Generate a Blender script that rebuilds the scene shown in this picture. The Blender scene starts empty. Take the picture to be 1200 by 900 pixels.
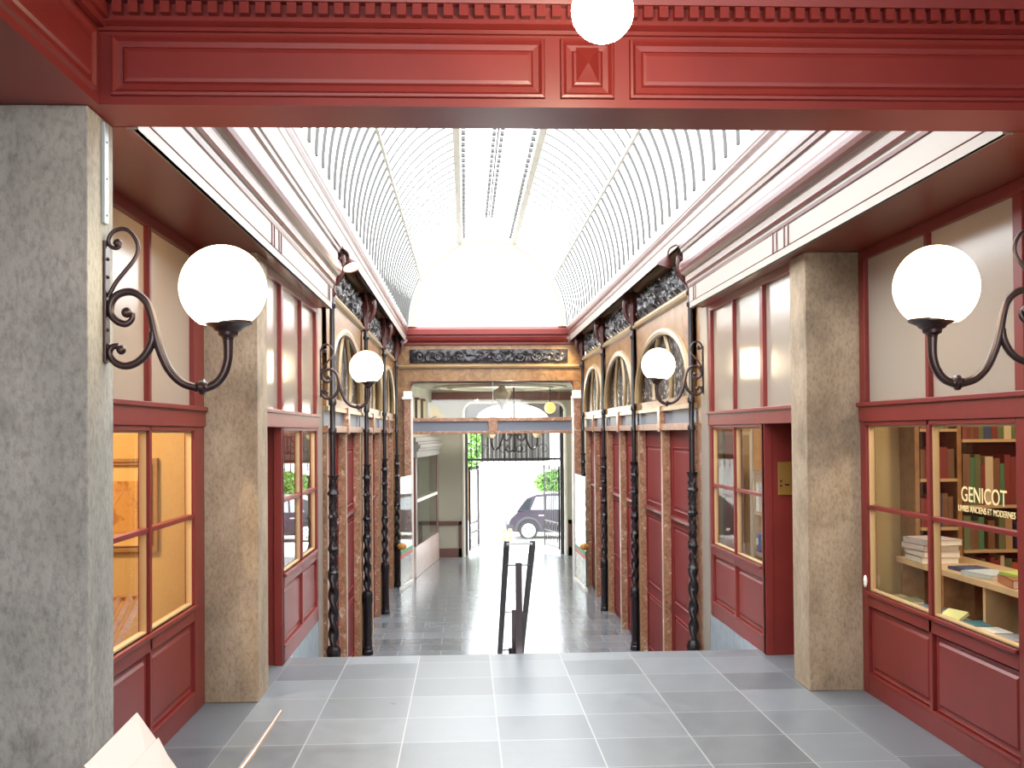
import bpy, math, random
from math import sin, cos, pi, sqrt, radians, atan2
from mathutils import Vector, Matrix, noise
random.seed(7)
S = bpy.context.scene
COL = S.collection

# ------------------------------------------------------------------ mesh builder
class MB:
    def __init__(self): self.v = []; self.f = []; self.m = []
    def add(self, vs, fs, mi=0):
        n = len(self.v); self.v += [tuple(p) for p in vs]
        self.f += [tuple(n + i for i in f) for f in fs]; self.m += [mi] * len(fs); return self
    def box(self, x0, x1, y0, y1, z0, z1, mi=0):
        x0, x1 = sorted((x0, x1)); y0, y1 = sorted((y0, y1)); z0, z1 = sorted((z0, z1))
        return self.add([(x0,y0,z0),(x1,y0,z0),(x1,y1,z0),(x0,y1,z0),(x0,y0,z1),(x1,y0,z1),(x1,y1,z1),(x0,y1,z1)],
            [(0,3,2,1),(4,5,6,7),(0,1,5,4),(1,2,6,5),(2,3,7,6),(3,0,4,7)], mi)
    def quad(self, a, b, c, d, mi=0): return self.add([a,b,c,d], [(0,1,2,3)], mi)
    def grid(self, rows, mi=0, closed=False):
        nr = len(rows); nc = len(rows[0]); vs = [p for r in rows for p in r]; fs = []
        for i in range(nr - 1):
            for j in range(nc if closed else nc - 1):
                k = (j + 1) % nc
                fs.append((i*nc+j, i*nc+k, (i+1)*nc+k, (i+1)*nc+j))
        return self.add(vs, fs, mi)
    def lathe(self, prof, c=(0,0,0), seg=20, mi=0, rf=None, cap=True):
        rows = []
        for (r, z) in prof:
            rows.append([(c[0] + (rf(r, 2*pi*j/seg, z) if rf else r)*cos(2*pi*j/seg), c[1] + (rf(r, 2*pi*j/seg, z) if rf else r)*sin(2*pi*j/seg), c[2] + z) for j in range(seg)])
        n = len(self.v); self.grid(rows, mi, True)
        if cap:
            self.f.append(tuple(n + j for j in reversed(range(seg)))); self.m.append(mi)
            self.f.append(tuple(n + (len(rows)-1)*seg + j for j in range(seg))); self.m.append(mi)
        return self
    def sphere(self, c, r, seg=24, rings=14, z0=-1., z1=1., sc=(1,1,1)):
        prof = []
        a0 = math.asin(z0); a1 = math.asin(z1)
        for i in range(rings + 1):
            a = a0 + (a1 - a0)*i/rings; prof.append((max(1e-4, r*cos(a)), r*sin(a)))
        rows = [[(c[0] + p*sc[0]*cos(2*pi*j/seg), c[1] + p*sc[1]*sin(2*pi*j/seg), c[2] + z*sc[2]) for j in range(seg)] for p, z in prof]
        n = len(self.v); self.grid(rows, 0, True)
        self.f.append(tuple(n + j for j in reversed(range(seg)))); self.m.append(0)
        self.f.append(tuple(n + rings*seg + j for j in range(seg))); self.m.append(0)
        return self
    def tube(self, pts, r, seg=8, smooth=0, cap=True):
        P = [Vector(p) for p in pts]; R = list(r) if hasattr(r, '__len__') else [r]*len(P)
        if smooth:
            Q = []; q = []
            for i in range(len(P) - 1):
                p0 = P[max(i-1,0)]; p1 = P[i]; p2 = P[i+1]; p3 = P[min(i+2, len(P)-1)]
                for k in range(smooth):
                    t = k/smooth
                    Q.append(0.5*((2*p1) + (p2-p0)*t + (2*p0-5*p1+4*p2-p3)*t*t + (3*p1-p0-3*p2+p3)*t**3)); q.append(R[i]*(1-t) + R[i+1]*t)
            Q.append(P[-1]); q.append(R[-1]); P, R = Q, q
        rows = []; up = None
        for i, p in enumerate(P):
            t = (P[min(i+1, len(P)-1)] - P[max(i-1, 0)]).normalized()
            if up is None:
                up = Vector((0,0,1)) if abs(t.z) < .9 else Vector((0,1,0))
            up = (up - t*up.dot(t)).normalized(); s = t.cross(up)
            rows.append([p + R[i]*(cos(2*pi*j/seg)*up + sin(2*pi*j/seg)*s) for j in range(seg)])
        n = len(self.v); self.grid(rows, 0, True)
        if cap:
            self.f.append(tuple(n + j for j in reversed(range(seg)))); self.m.append(0)
            self.f.append(tuple(n + (len(rows)-1)*seg + j for j in range(seg))); self.m.append(0)
        return self
    def prism(self, poly, axis, a, b, mi=0):
        def mk(p, t):
            return {'x': (t, p[0], p[1]), 'y': (p[0], t, p[1]), 'z': (p[0], p[1], t)}[axis]
        n = len(poly)
        return self.add([mk(p, a) for p in poly] + [mk(p, b) for p in poly],
            [tuple(range(n)), tuple(range(2*n-1, n-1, -1))] + [(i, i+n, (i+1) % n + n, (i+1) % n) for i in range(n)], mi)
    def nest(self, o, u, v, n, u0, u1, v0, v1, prof, mi=0):
        """nested rectangles (inset, height) on plane o,u,v with normal n; last one capped"""
        o, u, v, n = map(Vector, (o, u, v, n)); L = []
        for ins, h in prof:
            L.append([o + u*a + v*b + n*h for a, b in ((u0+ins, v0+ins), (u1-ins, v0+ins), (u1-ins, v1-ins), (u0+ins, v1-ins))])
        k = len(self.v); self.grid(L, mi, True)
        self.f.append(tuple(k + (len(L)-1)*4 + j for j in range(4))); self.m.append(mi); return self

OFF = {}
def link(name, mb, mats, parent=None, smooth=False, bevel=0):
    me = bpy.data.meshes.new(name)
    off = OFF.get(parent.as_pointer(), Vector()) if parent else Vector()
    me.from_pydata([Vector(p) - off for p in mb.v], [], mb.f)
    mats = mats if isinstance(mats, (list, tuple)) else [mats]
    for m in mats: me.materials.append(m)
    if len(mats) > 1: me.polygons.foreach_set('material_index', mb.m)
    import bmesh
    bm = bmesh.new(); bm.from_mesh(me); bmesh.ops.recalc_face_normals(bm, faces=bm.faces); bm.to_mesh(me); bm.free()
    o = bpy.data.objects.new(name, me); COL.objects.link(o)
    if smooth:
        me.polygons.foreach_set('use_smooth', [True]*len(me.polygons))
        try: me.set_sharp_from_angle(angle=radians(40))
        except Exception: pass
    if bevel:
        b = o.modifiers.new('bevel', 'BEVEL'); b.width = bevel; b.segments = 2; b.limit_method = 'ANGLE'
    if parent:
        o.parent = parent; OFF[o.as_pointer()] = off
    return o
def thing(name, label, cat, loc=(0,0,0), group=None):
    o = bpy.data.objects.new(name, None); COL.objects.link(o); o.location = loc; o.empty_display_size = .1
    OFF[o.as_pointer()] = Vector(loc); o['label'] = label; o['category'] = cat
    if group: o['group'] = group
    return o
def tag(o, label, cat, group=None):
    o['label'] = label; o['category'] = cat
    if group: o['group'] = group
    return o
def solo(name, mb, mat, label, cat, group=None, **k): return tag(link(name, mb, mat, **k), label, cat, group)
def struct(name, mb, mat, **k):
    o = link(name, mb, mat, **k); o['kind'] = 'structure'; return o
def dup(root, loc, rotz, label, group=None):
    r = root.copy(); COL.objects.link(r); r.location = loc; r.rotation_euler = (0,0,rotz); r['label'] = label
    if group: r['group'] = group
    for ch in list(root.children):
        c = ch.copy(); COL.objects.link(c); c.parent = r
        for g in list(ch.children):
            d = g.copy(); COL.objects.link(d); d.parent = c
    return r

# ------------------------------------------------------------------ materials
def nodes(name):
    m = bpy.data.materials.new(name); m.use_nodes = True; t = m.node_tree; t.nodes.clear()
    out = t.nodes.new('ShaderNodeOutputMaterial'); return m, t, out
def N(t, kind, **k):
    n = t.nodes.new(kind)
    for a, b in k.items():
        if a.startswith('i_'): n.inputs[a[2:].replace('_', ' ')].default_value = b
        else: setattr(n, a, b)
    return n
def rgba(c): return (c[0], c[1], c[2], 1)
def ramp(t, fac, stops):
    r = N(t, 'ShaderNodeValToRGB'); e = r.color_ramp.elements
    while len(e) < len(stops): e.new(.5)
    for i, (p, c) in enumerate(stops): e[i].position = p; e[i].color = rgba(c)
    t.links.new(fac, r.inputs['Fac']); return r.outputs['Color']
def pbr(name, col, rough=.5, metal=0., spec=.5, coat=0., noise_=None, bump=None, emit=None, transl=0):
    """noise_: (scale, colour2, amount-low, amount-high); bump: (scale, strength)"""
    m, t, out = nodes(name); p = N(t, 'ShaderNodeBsdfPrincipled'); t.links.new(p.outputs[0], out.inputs[0])
    p.inputs['Base Color'].default_value = rgba(col); p.inputs['Roughness'].default_value = rough; p.inputs['Metallic'].default_value = metal
    p.inputs['Specular IOR Level'].default_value = spec; p.inputs['Coat Weight'].default_value = coat; p.inputs['Coat Roughness'].default_value = .12
    tc = N(t, 'ShaderNodeTexCoord')
    if noise_:
        nz = N(t, 'ShaderNodeTexNoise', i_Scale=noise_[0], i_Detail=6., i_Roughness=.6); t.links.new(tc.outputs['Object'], nz.inputs['Vector'])
        t.links.new(ramp(t, nz.outputs['Fac'], [(noise_[2], col), (noise_[3], noise_[1])]), p.inputs['Base Color'])
    if bump:
        nb = N(t, 'ShaderNodeTexNoise', i_Scale=bump[0], i_Detail=4.); t.links.new(tc.outputs['Object'], nb.inputs['Vector'])
        b = N(t, 'ShaderNodeBump', i_Strength=bump[1], i_Distance=.01); t.links.new(nb.outputs['Fac'], b.inputs['Height']); t.links.new(b.outputs[0], p.inputs['Normal'])
    if emit: p.inputs['Emission Color'].default_value = rgba(emit[0]); p.inputs['Emission Strength'].default_value = emit[1]
    if transl:
        tr = N(t, 'ShaderNodeBsdfTranslucent'); tr.inputs['Color'].default_value = rgba(col); mx = N(t, 'ShaderNodeMixShader'); mx.inputs[0].default_value = transl
        t.links.new(p.outputs[0], mx.inputs[1]); t.links.new(tr.outputs[0], mx.inputs[2]); t.links.new(mx.outputs[0], out.inputs[0])
    return m
def glass(name, tint=(1,1,1), k=.9, rough=0., base=0.):
    m, t, out = nodes(name); tr = N(t, 'ShaderNodeBsdfTransparent'); tr.inputs[0].default_value = rgba(tint)
    g = N(t, 'ShaderNodeBsdfGlossy'); g.inputs['Roughness'].default_value = rough
    lw = N(t, 'ShaderNodeLayerWeight'); lw.inputs[0].default_value = .5; pw = N(t, 'ShaderNodeMath', operation='POWER'); pw.inputs[1].default_value = 5.; t.links.new(lw.outputs['Facing'], pw.inputs[0])
    fr = N(t, 'ShaderNodeMath', operation='MULTIPLY_ADD', use_clamp=True); fr.inputs[1].default_value = k; fr.inputs[2].default_value = .06; t.links.new(pw.outputs[0], fr.inputs[0]); mx = N(t, 'ShaderNodeMixShader')
    if base:
        ad = N(t, 'ShaderNodeMath', operation='ADD', use_clamp=True); ad.inputs[1].default_value = base; t.links.new(fr.outputs[0], ad.inputs[0]); t.links.new(ad.outputs[0], mx.inputs[0])
    else: t.links.new(fr.outputs[0], mx.inputs[0])
    t.links.new(tr.outputs[0], mx.inputs[1]); t.links.new(g.outputs[0], mx.inputs[2]); t.links.new(mx.outputs[0], out.inputs[0]); return m
def emis(name, col, st):
    m, t, out = nodes(name); e = N(t, 'ShaderNodeEmission'); e.inputs[0].default_value = rgba(col); e.inputs[1].default_value = st; t.links.new(e.outputs[0], out.inputs[0]); return m
def tiles(name, x0, y0, w, d, jw, stag, base, var, joint, rough):
    m, t, out = nodes(name); p = N(t, 'ShaderNodeBsdfPrincipled'); t.links.new(p.outputs[0], out.inputs[0])
    g = N(t, 'ShaderNodeNewGeometry'); sp = N(t, 'ShaderNodeSeparateXYZ'); t.links.new(g.outputs['Position'], sp.inputs[0])
    def M(op, a, b=None):
        n = N(t, 'ShaderNodeMath', operation=op)
        for i, q in enumerate((a, b)):
            if q is None: continue
            if isinstance(q, (int, float)): n.inputs[i].default_value = q
            else: t.links.new(q, n.inputs[i])
        return n.outputs[0]
    v = M('DIVIDE', M('SUBTRACT', sp.outputs[1], y0), d); fv = M('FLOOR', v)
    u = M('DIVIDE', M('SUBTRACT', sp.outputs[0], x0), w)
    if stag: u = M('ADD', u, M('MULTIPLY', fv, stag))
    fu = M('FLOOR', u)
    def edge(q, s): # distance to nearest joint in metres
        f = M('FRACT', q); return M('MULTIPLY', M('MINIMUM', f, M('SUBTRACT', 1., f)), s)
    jm = M('LESS_THAN', M('MINIMUM', edge(u, w), edge(v, d)), jw)
    cv = N(t, 'ShaderNodeCombineXYZ'); t.links.new(fu, cv.inputs[0]); t.links.new(fv, cv.inputs[1])
    wn = N(t, 'ShaderNodeTexWhiteNoise', noise_dimensions='3D'); t.links.new(cv.outputs[0], wn.inputs[0])
    nz = N(t, 'ShaderNodeTexNoise', i_Scale=7., i_Detail=8., i_Roughness=.65); t.links.new(g.outputs['Position'], nz.inputs['Vector'])
    s = M('ADD', M('MULTIPLY', wn.outputs['Value'], .5), M('MULTIPLY', nz.outputs['Fac'], .6))
    c = ramp(t, s, [(.2, [q*(1-var) for q in base]), (.85, [q*(1+var) for q in base])])
    mx = N(t, 'ShaderNodeMix', data_type='RGBA'); t.links.new(jm, mx.inputs[0]); t.links.new(c, mx.inputs[6]); mx.inputs[7].default_value = rgba(joint)
    t.links.new(mx.outputs[2], p.inputs['Base Color'])
    rr = M('ADD', M('MULTIPLY', nz.outputs['Fac'], .16), rough - .06); t.links.new(rr, p.inputs['Roughness'])
    b = N(t, 'ShaderNodeBump', i_Strength=.025, i_Distance=.003); t.links.new(M('SUBTRACT', nz.outputs['Fac'], M('MULTIPLY', jm, .6)), b.inputs['Height']); t.links.new(b.outputs[0], p.inputs['Normal'])
    return m
def stone(name, a, b, dark):
    m, t, out = nodes(name); p = N(t, 'ShaderNodeBsdfPrincipled', i_Roughness=.85); t.links.new(p.outputs[0], out.inputs[0])
    g = N(t, 'ShaderNodeNewGeometry'); mp = N(t, 'ShaderNodeMapping'); mp.inputs['Scale'].default_value = (1, 1, .55); t.links.new(g.outputs['Position'], mp.inputs[0])
    n1 = N(t, 'ShaderNodeTexNoise', i_Scale=3.2, i_Detail=10., i_Roughness=.68); t.links.new(mp.outputs[0], n1.inputs['Vector'])
    n2 = N(t, 'ShaderNodeTexNoise', i_Scale=46., i_Detail=5., i_Roughness=.7); t.links.new(mp.outputs[0], n2.inputs['Vector'])
    n3 = N(t, 'ShaderNodeTexNoise', i_Scale=1.9, i_Detail=4.); t.links.new(g.outputs['Position'], n3.inputs['Vector'])
    c1 = ramp(t, n1.outputs['Fac'], [(.32, a), (.7, b)])
    c2 = ramp(t, n2.outputs['Fac'], [(.3, (.55,.55,.55)), (.55, (1,1,1))])
    mx = N(t, 'ShaderNodeMix', data_type='RGBA', blend_type='MULTIPLY'); mx.inputs[0].default_value = .8; t.links.new(c1, mx.inputs[6]); t.links.new(c2, mx.inputs[7])
    c3 = ramp(t, n3.outputs['Fac'], [(.30, dark), (.47, (1,1,1))])
    m2 = N(t, 'ShaderNodeMix', data_type='RGBA', blend_type='MULTIPLY'); m2.inputs[0].default_value = .7; t.links.new(mx.outputs[2], m2.inputs[6]); t.links.new(c3, m2.inputs[7])
    t.links.new(m2.outputs[2], p.inputs['Base Color'])
    b_ = N(t, 'ShaderNodeBump', i_Strength=.5, i_Distance=.008); t.links.new(n2.outputs['Fac'], b_.inputs['Height']); t.links.new(b_.outputs[0], p.inputs['Normal'])
    return m
def veined(name, stops, scale, rough=.3, bump=0., vor=False):
    m, t, out = nodes(name); p = N(t, 'ShaderNodeBsdfPrincipled', i_Roughness=rough); t.links.new(p.outputs[0], out.inputs[0])
    g = N(t, 'ShaderNodeNewGeometry')
    if vor:
        n = N(t, 'ShaderNodeTexVoronoi', i_Scale=scale); t.links.new(g.outputs['Position'], n.inputs['Vector']); fac = n.outputs['Distance']
    else:
        n = N(t, 'ShaderNodeTexNoise', i_Scale=scale, i_Detail=8., i_Roughness=.7, i_Distortion=1.2); t.links.new(g.outputs['Position'], n.inputs['Vector']); fac = n.outputs['Fac']
    t.links.new(ramp(t, fac, stops), p.inputs['Base Color'])
    if bump:
        b = N(t, 'ShaderNodeBump', i_Strength=bump, i_Distance=.02); t.links.new(fac, b.inputs['Height']); t.links.new(b.outputs[0], p.inputs['Normal'])
    return m

REDM = pbr('red_matt_paint', (.17,.014,.014), .55, spec=.2)
RED = pbr('red_paint', (.185,.022,.018), .36, spec=.35, noise_=(3., (.155,.018,.015), .35, .7))
REDB = pbr('red_brown_paint', (.17,.026,.014), .34)
MOULD = pbr('moulding_red_brown', (.11,.028,.024), .35)
CREAM = pbr('cream_paint', (.27,.23,.19), .45)
WHITE = pbr('white_paint', (.85,.83,.77), .45)
STONE = stone('weathered_limestone', (.25,.18,.115), (.44,.345,.24), (.42,.40,.38))  # warm lamp light on the second pillars tinted into the stone
STONEG = stone('limestone_cool_light', (.25,.255,.235), (.42,.42,.385), (.30,.29,.31))  # same limestone, cool daylight on the near pillars tinted into its colour
BLUE = tiles('bluestone_tiles', -.995, 6.918, .595, .595, .004, 0, (.145,.164,.178), .34, (.33,.335,.33), .29)
BLUEL = tiles('bluestone_border', -1.475, 6.918, 2., .595*2, .004, 0, (.125,.14,.152), .3, (.33,.335,.33), .29)
BLUER = tiles('bluestone_border_right', 2.475, 6.4, 2., .595*2, .004, 0, (.125,.14,.152), .3, (.33,.335,.33), .29)
BLUE2 = tiles('bluestone_lower_tiles', -1.0, 12., .62, .5, .005, .5, (.17,.185,.20), .22, (.34,.34,.34), .17)
PLINTH = pbr('bluestone_plinth', (.27,.31,.34), .5, noise_=(9., (.20,.24,.27), .35, .7))
IRON = pbr('dark_bronze_iron', (.035,.018,.018), .28, metal=.35, spec=.6)
IRON2 = pbr('black_cast_iron', (.018,.014,.017), .3, metal=.3, spec=.6)
IRONR = pbr('red_brown_carving', (.10,.022,.016), .4, noise_=(30., (.035,.010,.010), .4, .65))
RELIEF = pbr('dark_relief', (.03,.027,.03), .33, metal=.2, noise_=(25., (.10,.09,.09), .5, .75))
GLOBE = emis('globe_glow', (1,.80,.52), 5.5)
PEND = emis('pendant_glow', (1,.86,.62), 70.)
SPOTE = emis('spot_glow', (1,.86,.62), 12.)
GLASS = glass('window_glass', (.97,.97,.95))
GLASSD = glass('door_glass', (.88,.91,.89), k=.35)
BLIND = pbr('frosted_cream_pane', (.50,.44,.37), .2, coat=.6, transl=.35)
MARBLE = veined('brown_marble', [(.30, (.14,.055,.03)), (.47, (.32,.15,.085)), (.58, (.40,.22,.13)), (.68, (.72,.62,.52))], 11., .3)
MARBLEP = veined('pink_marble', [(.3, (.40,.25,.22)), (.7, (.62,.50,.46))], 8., .3)
GOLD = veined('gilded_wood', [(.3, (.13,.055,.018)), (.5, (.25,.125,.045)), (.72, (.36,.22,.09))], 5., .35)
GOLDL = pbr('pale_gilt', (.33,.225,.11), .35)
MOSAIC = veined('relief_mosaic', [(.10, (.80,.77,.72)), (.24, (.22,.18,.16)), (.42, (.02,.015,.015))], 13., .35, .8, True)
GREY = pbr('blue_grey_panel', (.17,.19,.23), .45)
OUTW = pbr('pale_render', (.8,.8,.78), .8)
YEL = pbr('ochre_wall', (.62,.44,.17), .7)
YELR = pbr('buff_wall', (.60,.46,.21), .7)
WOOD = pbr('oak_wood', (.36,.18,.07), .45, noise_=(12., (.24,.11,.04), .35, .7))
WOODL = pbr('pale_wood', (.55,.38,.19), .5)
BRASS = pbr('brass', (.62,.42,.14), .28, metal=.9)
PAPER = pbr('white_paper', (.86,.84,.78), .6)
CARD = pbr('brown_card', (.36,.22,.10), .6)
STEEL = pbr('grey_steel', (.34,.38,.40), .4, metal=.4)
VGLASS, t, out = nodes('vault_glass')
_a = N(t, 'ShaderNodeBsdfTransparent'); _a.inputs[0].default_value = (.80,.81,.82,1); _b = N(t, 'ShaderNodeBsdfTranslucent'); _b.inputs[0].default_value = (.9,.9,.9,1)
_m = N(t, 'ShaderNodeMixShader'); _m.inputs[0].default_value = .3; t.links.new(_a.outputs[0], _m.inputs[1]); t.links.new(_b.outputs[0], _m.inputs[2]); t.links.new(_m.outputs[0], out.inputs[0])
RIBM = pbr('grey_glazing_bar', (.06,.06,.055), .5)
RAILM = pbr('white_purlin', (.36,.35,.29), .5)

# ------------------------------------------------------------------ constants
H = 1.9; LOW = -1.3
XP = {-1: -1.475, 1: 2.49}; XW = {-1: -1.85, 1: 2.885}; X2 = {-1: -1.506, 1: 2.525}; XF = {-1: -1.37, 1: 2.365}
SOF = 3.2; YA = 4.45; YB = 4.77; LE = 9.6; CE = 11.62; FAR = 24.3
SIDE = {-1: 'left', 1: 'right'}

# ------------------------------------------------------------------ floors, stairs
struct('floor', MB().box(-1.475, 2.475, -5, LE, -.06, 0), BLUE)
struct('floor', MB().box(-2.4, -1.475, -5, LE, -.06, 0), BLUEL)
struct('floor', MB().box(2.475, 3.4, -5, LE, -.06, 0), BLUER)
st2 = MB()
for i in range(7): st2.box(-1.475, 2.475, LE + .3*i, LE + .3*(i+1), LOW, -.1625*(i+1))
struct('stair_flight', st2, PLINTH)
struct('floor', MB().box(-1.9, 3.2, LE, 29.4, LOW - .06, LOW), BLUE2)

# ------------------------------------------------------------------ stone pillars
PL = {(-1,0): 'weathered stone pillar nearest the camera, filling the left edge of the photo',
      (1,0): 'stone pillar beside the camera, only its edge showing past the lettered bookshop window',
      (-1,1): 'buff stone pillar between the two shopfronts on the left, behind the big globe lamp',
      (1,1): 'buff stone pillar between lettered bookshop window and the recessed door with brass plate'}
for s in (-1, 1):
    for k, (y0, y1) in enumerate(((YA, YB), (8.04, 8.43))):
        m = MB().box(XP[s], XP[s] + s*.42, y0, y1, .0, SOF)
        solo('stone_pillar', m, STONEG if k == 0 else STONE, PL[(s, k)], 'pillar', bevel=.006)
# metal conduit on near left pillar
cd = thing('conduit', 'narrow grey metal conduit running up near left pillar above the lamp', 'conduit', (-1.46, 4.63, 2.76))
link('channel', MB().box(-1.475, -1.458, 4.61, 4.66, 2.765, 3.18), STEEL, cd, bevel=.003)
for z in (2.8, 2.95, 3.1): link('screw', MB().tube([(-1.459, 4.635, z), (-1.455, 4.635, z)], .005, 8), IRON, cd)

# ------------------------------------------------------------------ red beam, near bay ceiling
RP = [(0,0),(.004,.016),(.014,.018),(.026,.004),(.048,.002),(.056,.012),(.07,.014)]
bm = MB().box(-2.1, 3.1, YA, YB, SOF + .002, 3.95)
struct('ceiling_beam', bm, RED)
pn = MB()
zb0, zb1 = 3.235, 3.478
for a, b in ((-1.385, .33), (.39, .61), (.67, 2.385)):
    pn.nest((0, YA, 0), (1,0,0), (0,0,1), (0,-1,0), a, b, zb0, zb1, RP)
# diamond point in the square block
pn.add([(.455, YA-.014, 3.30), (.545, YA-.014, 3.30), (.545, YA-.014, 3.44), (.455, YA-.014, 3.44), (.5, YA-.05, 3.37)], [(0,1,4),(1,2,4),(2,3,4),(3,0,4)])
struct('trim_1', pn, RED)
co = MB()
co.prism([(YA, 3.49), (YA-.015, 3.492), (YA-.022, 3.505), (YA-.012, 3.512), (YA-.035, 3.525), (YA-.035, 3.535), (YA, 3.535)], 'x', -1.43, 2.42)
co.box(-1.43, 2.42, YA-.03, YA, 3.53, 3.62)
for i in range(63):
    x = -1.42 + .0612*i; co.box(x, x + .036, YA-.07, YA-.03, 3.545, 3.59)
co.prism([(YA, 3.592), (YA-.075, 3.592), (YA-.085, 3.63), (YA-.14, 3.70), (YA-.14, 3.76), (YA, 3.76)], 'x', -1.43, 2.42)
struct('trim_2', co, RED)
# side fascias of near bay with panels; soffits
for s in (-1, 1):
    xf = -1.43 if s < 0 else 2.42
    struct('trim_3' if s < 0 else 'trim_4', MB().box(xf, xf + s*.6, .2, YA, SOF, 3.95), RED)
    p = MB()
    for a, b in ((.6, 2.3), (2.4, 4.38)):
        p.nest((xf, 0, 0), (0,1,0), (0,0,1), (-s,0,0), a, b, zb0, zb1, RP)
    for (d, z0, z1) in ((.03, 3.50, 3.53), (.05, 3.53, 3.58), (.08, 3.59, 3.66), (.13, 3.66, 3.76)): p.box(xf, xf - s*d, .2, YA, z0, z1)
    struct('trim_5' if s < 0 else 'trim_6', p, RED)
    struct('wall_%s' % SIDE[s], MB().box(-1.95 if s < 0 else 2.95, -2.1 if s < 0 else 3.1, -5, YA, 0, SOF), REDB)
struct('ceiling', MB().box(-2.2, 3.2, -1.2, YB, 3.95, 4.05), REDB)
struct('wall_back', MB().box(-2.1, 3.1, -5.15, -5, 0, 1.0), CREAM)

# ------------------------------------------------------------------ fascia + cornice over the shopfronts
c_, r_ = 0, 1
PROF = [(-.02,3.19,c_),(0,3.19,c_),(0,3.245,r_),(.004,3.252,c_),(.004,3.395,r_),(.014,3.402,r_),(.018,3.425,c_),(.018,3.44,c_),(.03,3.445,r_),(.04,3.465,r_),(.04,3.48,c_),(.045,3.515,r_),(.05,3.53,c_),
 (.075,3.54,r_),(.093,3.56,r_),(.104,3.59,r_),(.108,3.62,r_),(.104,3.65,r_),(.09,3.675,r_),(.065,3.69,c_),(.065,3.77,r_),(.085,3.78,r_),(.088,3.80,c_),(.09,3.812,r_),(.105,3.82,r_),(.108,3.85,c_)]
PROF2 = [(.085,3.85,c_),(.108,3.85,c_),(.110,3.97,c_),(.118,3.985,r_),(.122,4.02,r_),(.122,4.035,c_),(.128,4.045,r_),(.140,4.075,r_),(.142,4.09,c_),(.148,4.10,r_),(.15,4.14,r_),(.15,4.15,c_),(.15,4.20,c_),(-.02,4.20,c_)]
for s in (-1, 1):
    def ext(prof, y0, y1, m):
        for (d0, z0, k), (d1, z1, _) in zip(prof, prof[1:]):
            a, b = XF[s] - s*d0, XF[s] - s*d1
            m.quad((a, y0, z0), (b, y0, z1), (b, y1, z1), (a, y1, z0), k)
        n = len(prof)
        for y in (y0, y1):
            m.add([(XF[s] - s*d, y, z) for d, z, _ in prof] + [(XF[s] + s*.05, y, prof[-1][1]), (XF[s] + s*.05, y, prof[0][1])], [tuple(range(n + 2))], c_)
    m = MB(); ext(PROF, YB, CE, m)
    x = XF[s]
    for y in (8.0, 8.10, 8.30, 8.40, 11.28, 11.38): m.box(x, x - s*.012, y, y + .022, 3.25, 3.395, r_)
    m.quad((x, YB, 3.19), (x, CE, 3.19), (x + s*.03, CE, 3.19), (x + s*.03, YB, 3.19), c_)
    struct('trim_7' if s < 0 else 'trim_8', m, [CREAM, MOULD])
    m = MB(); ext(PROF2, YB, FAR, m)
    struct('trim_9' if s < 0 else 'trim_10', m, [CREAM, MOULD])
    # red soffit above the shopfronts, closing slab above it
    struct('ceiling', MB().box(x + s*.02, x + s*2.6, YB, CE, SOF, SOF + .06), REDB)
    # red cove hanging over the lower arcade
    xw = 2.61 if s > 0 else -1.60
    q = MB(); poly = [(xw, 3.98), (xw - s*.05, 3.99), (xw - s*.06, 4.03), (xw - s*.12, 4.05), (xw - s*.13, 4.10), (XF[s] - s*.0, 4.13), (XF[s] - s*.085, 4.05), (XF[s] - s*.085, 3.85), (XF[s] - s*.10, 3.85), (XF[s] - s*.10, 4.19), (xw + s*.1, 4.19), (xw + s*.1, 3.98)]
    q.prism(poly, 'y', CE, FAR)
    struct('trim_11' if s < 0 else 'trim_12', q, REDB)
    struct('wall_%s' % SIDE[s], MB().box(xw + s*.12, xw + s*.3, CE, FAR - .01, LOW, 4.2), REDB)
    # end cheek closing the cornice towards the arcade
    struct('trim_13' if s < 0 else 'trim_14', MB().box(x + s*.02, xw + s*.2, CE - .08, CE - .005, SOF, 3.98), MOULD)

# ------------------------------------------------------------------ glass vault
VC = (.4975, 4.2); VA = 1.72; VB = 1.97
def vp(phi, y, k=1.): return (VC[0] + VA*k*sin(phi), y, VC[1] + VB*k*cos(phi))
rf = thing('glass_roof', 'white barrel-vaulted glass roof with thin grey ribs along the passage', 'roof', (VC[0], 14., 4.2))
n = 36
link('glazing', MB().grid([[vp(-pi/2 + pi*i/n, y, 1.01) for i in range(n + 1)] for y in (YB, FAR)]), VGLASS, rf, smooth=True)
for i in range(45):
    y = YB + .2 + .432*i
    for sg in (-1, 1):
        m = MB()
        rows = []
        for j in range(19):
            a = sg*(radians(21) + (pi/2 - radians(21))*j/18)
            hw = .017 if abs(a) > 1.0 else .017 - .0135*min(1, (1.0 - abs(a))/.12); p0, p1 = vp(a, y, 1.005), vp(a, y, .988 if abs(a) > 1.0 else .993)
            rows.append([(p0[0], y-hw, p0[2]), (p0[0], y+hw, p0[2]), (p1[0], y+hw, p1[2]), (p1[0], y-hw, p1[2])])
        m.grid(rows, 0, True)
        o = link('rib', m, RIBM, rf)
        if i >= 25: o['kind'] = 'stuff'
for d in (-58, -20.5, 20.5, 58):
    w = .018 if abs(d) > 30 else .05
    p = vp(radians(d), 0, .985)
    link('purlin', MB().box(p[0]-w, p[0]+w, YB, FAR, p[2]-.03, p[2]+.02), RAILM, rf)
for d in (-17, 17):
    m = MB(); p = vp(radians(d), 0, .99)
    for i in range(60): m.box(p[0]-.03, p[0]+.03, YB + .1 + .32*i, YB + .2 + .32*i, p[2]-.02, p[2]+.03)
    link('vent_strip', m, RIBM, rf)
m = MB(); p = vp(0, 0, .99)
m.box(p[0]-.012, p[0]+.012, YB, FAR-2, p[2]-.02, p[2]+.03)
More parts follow.
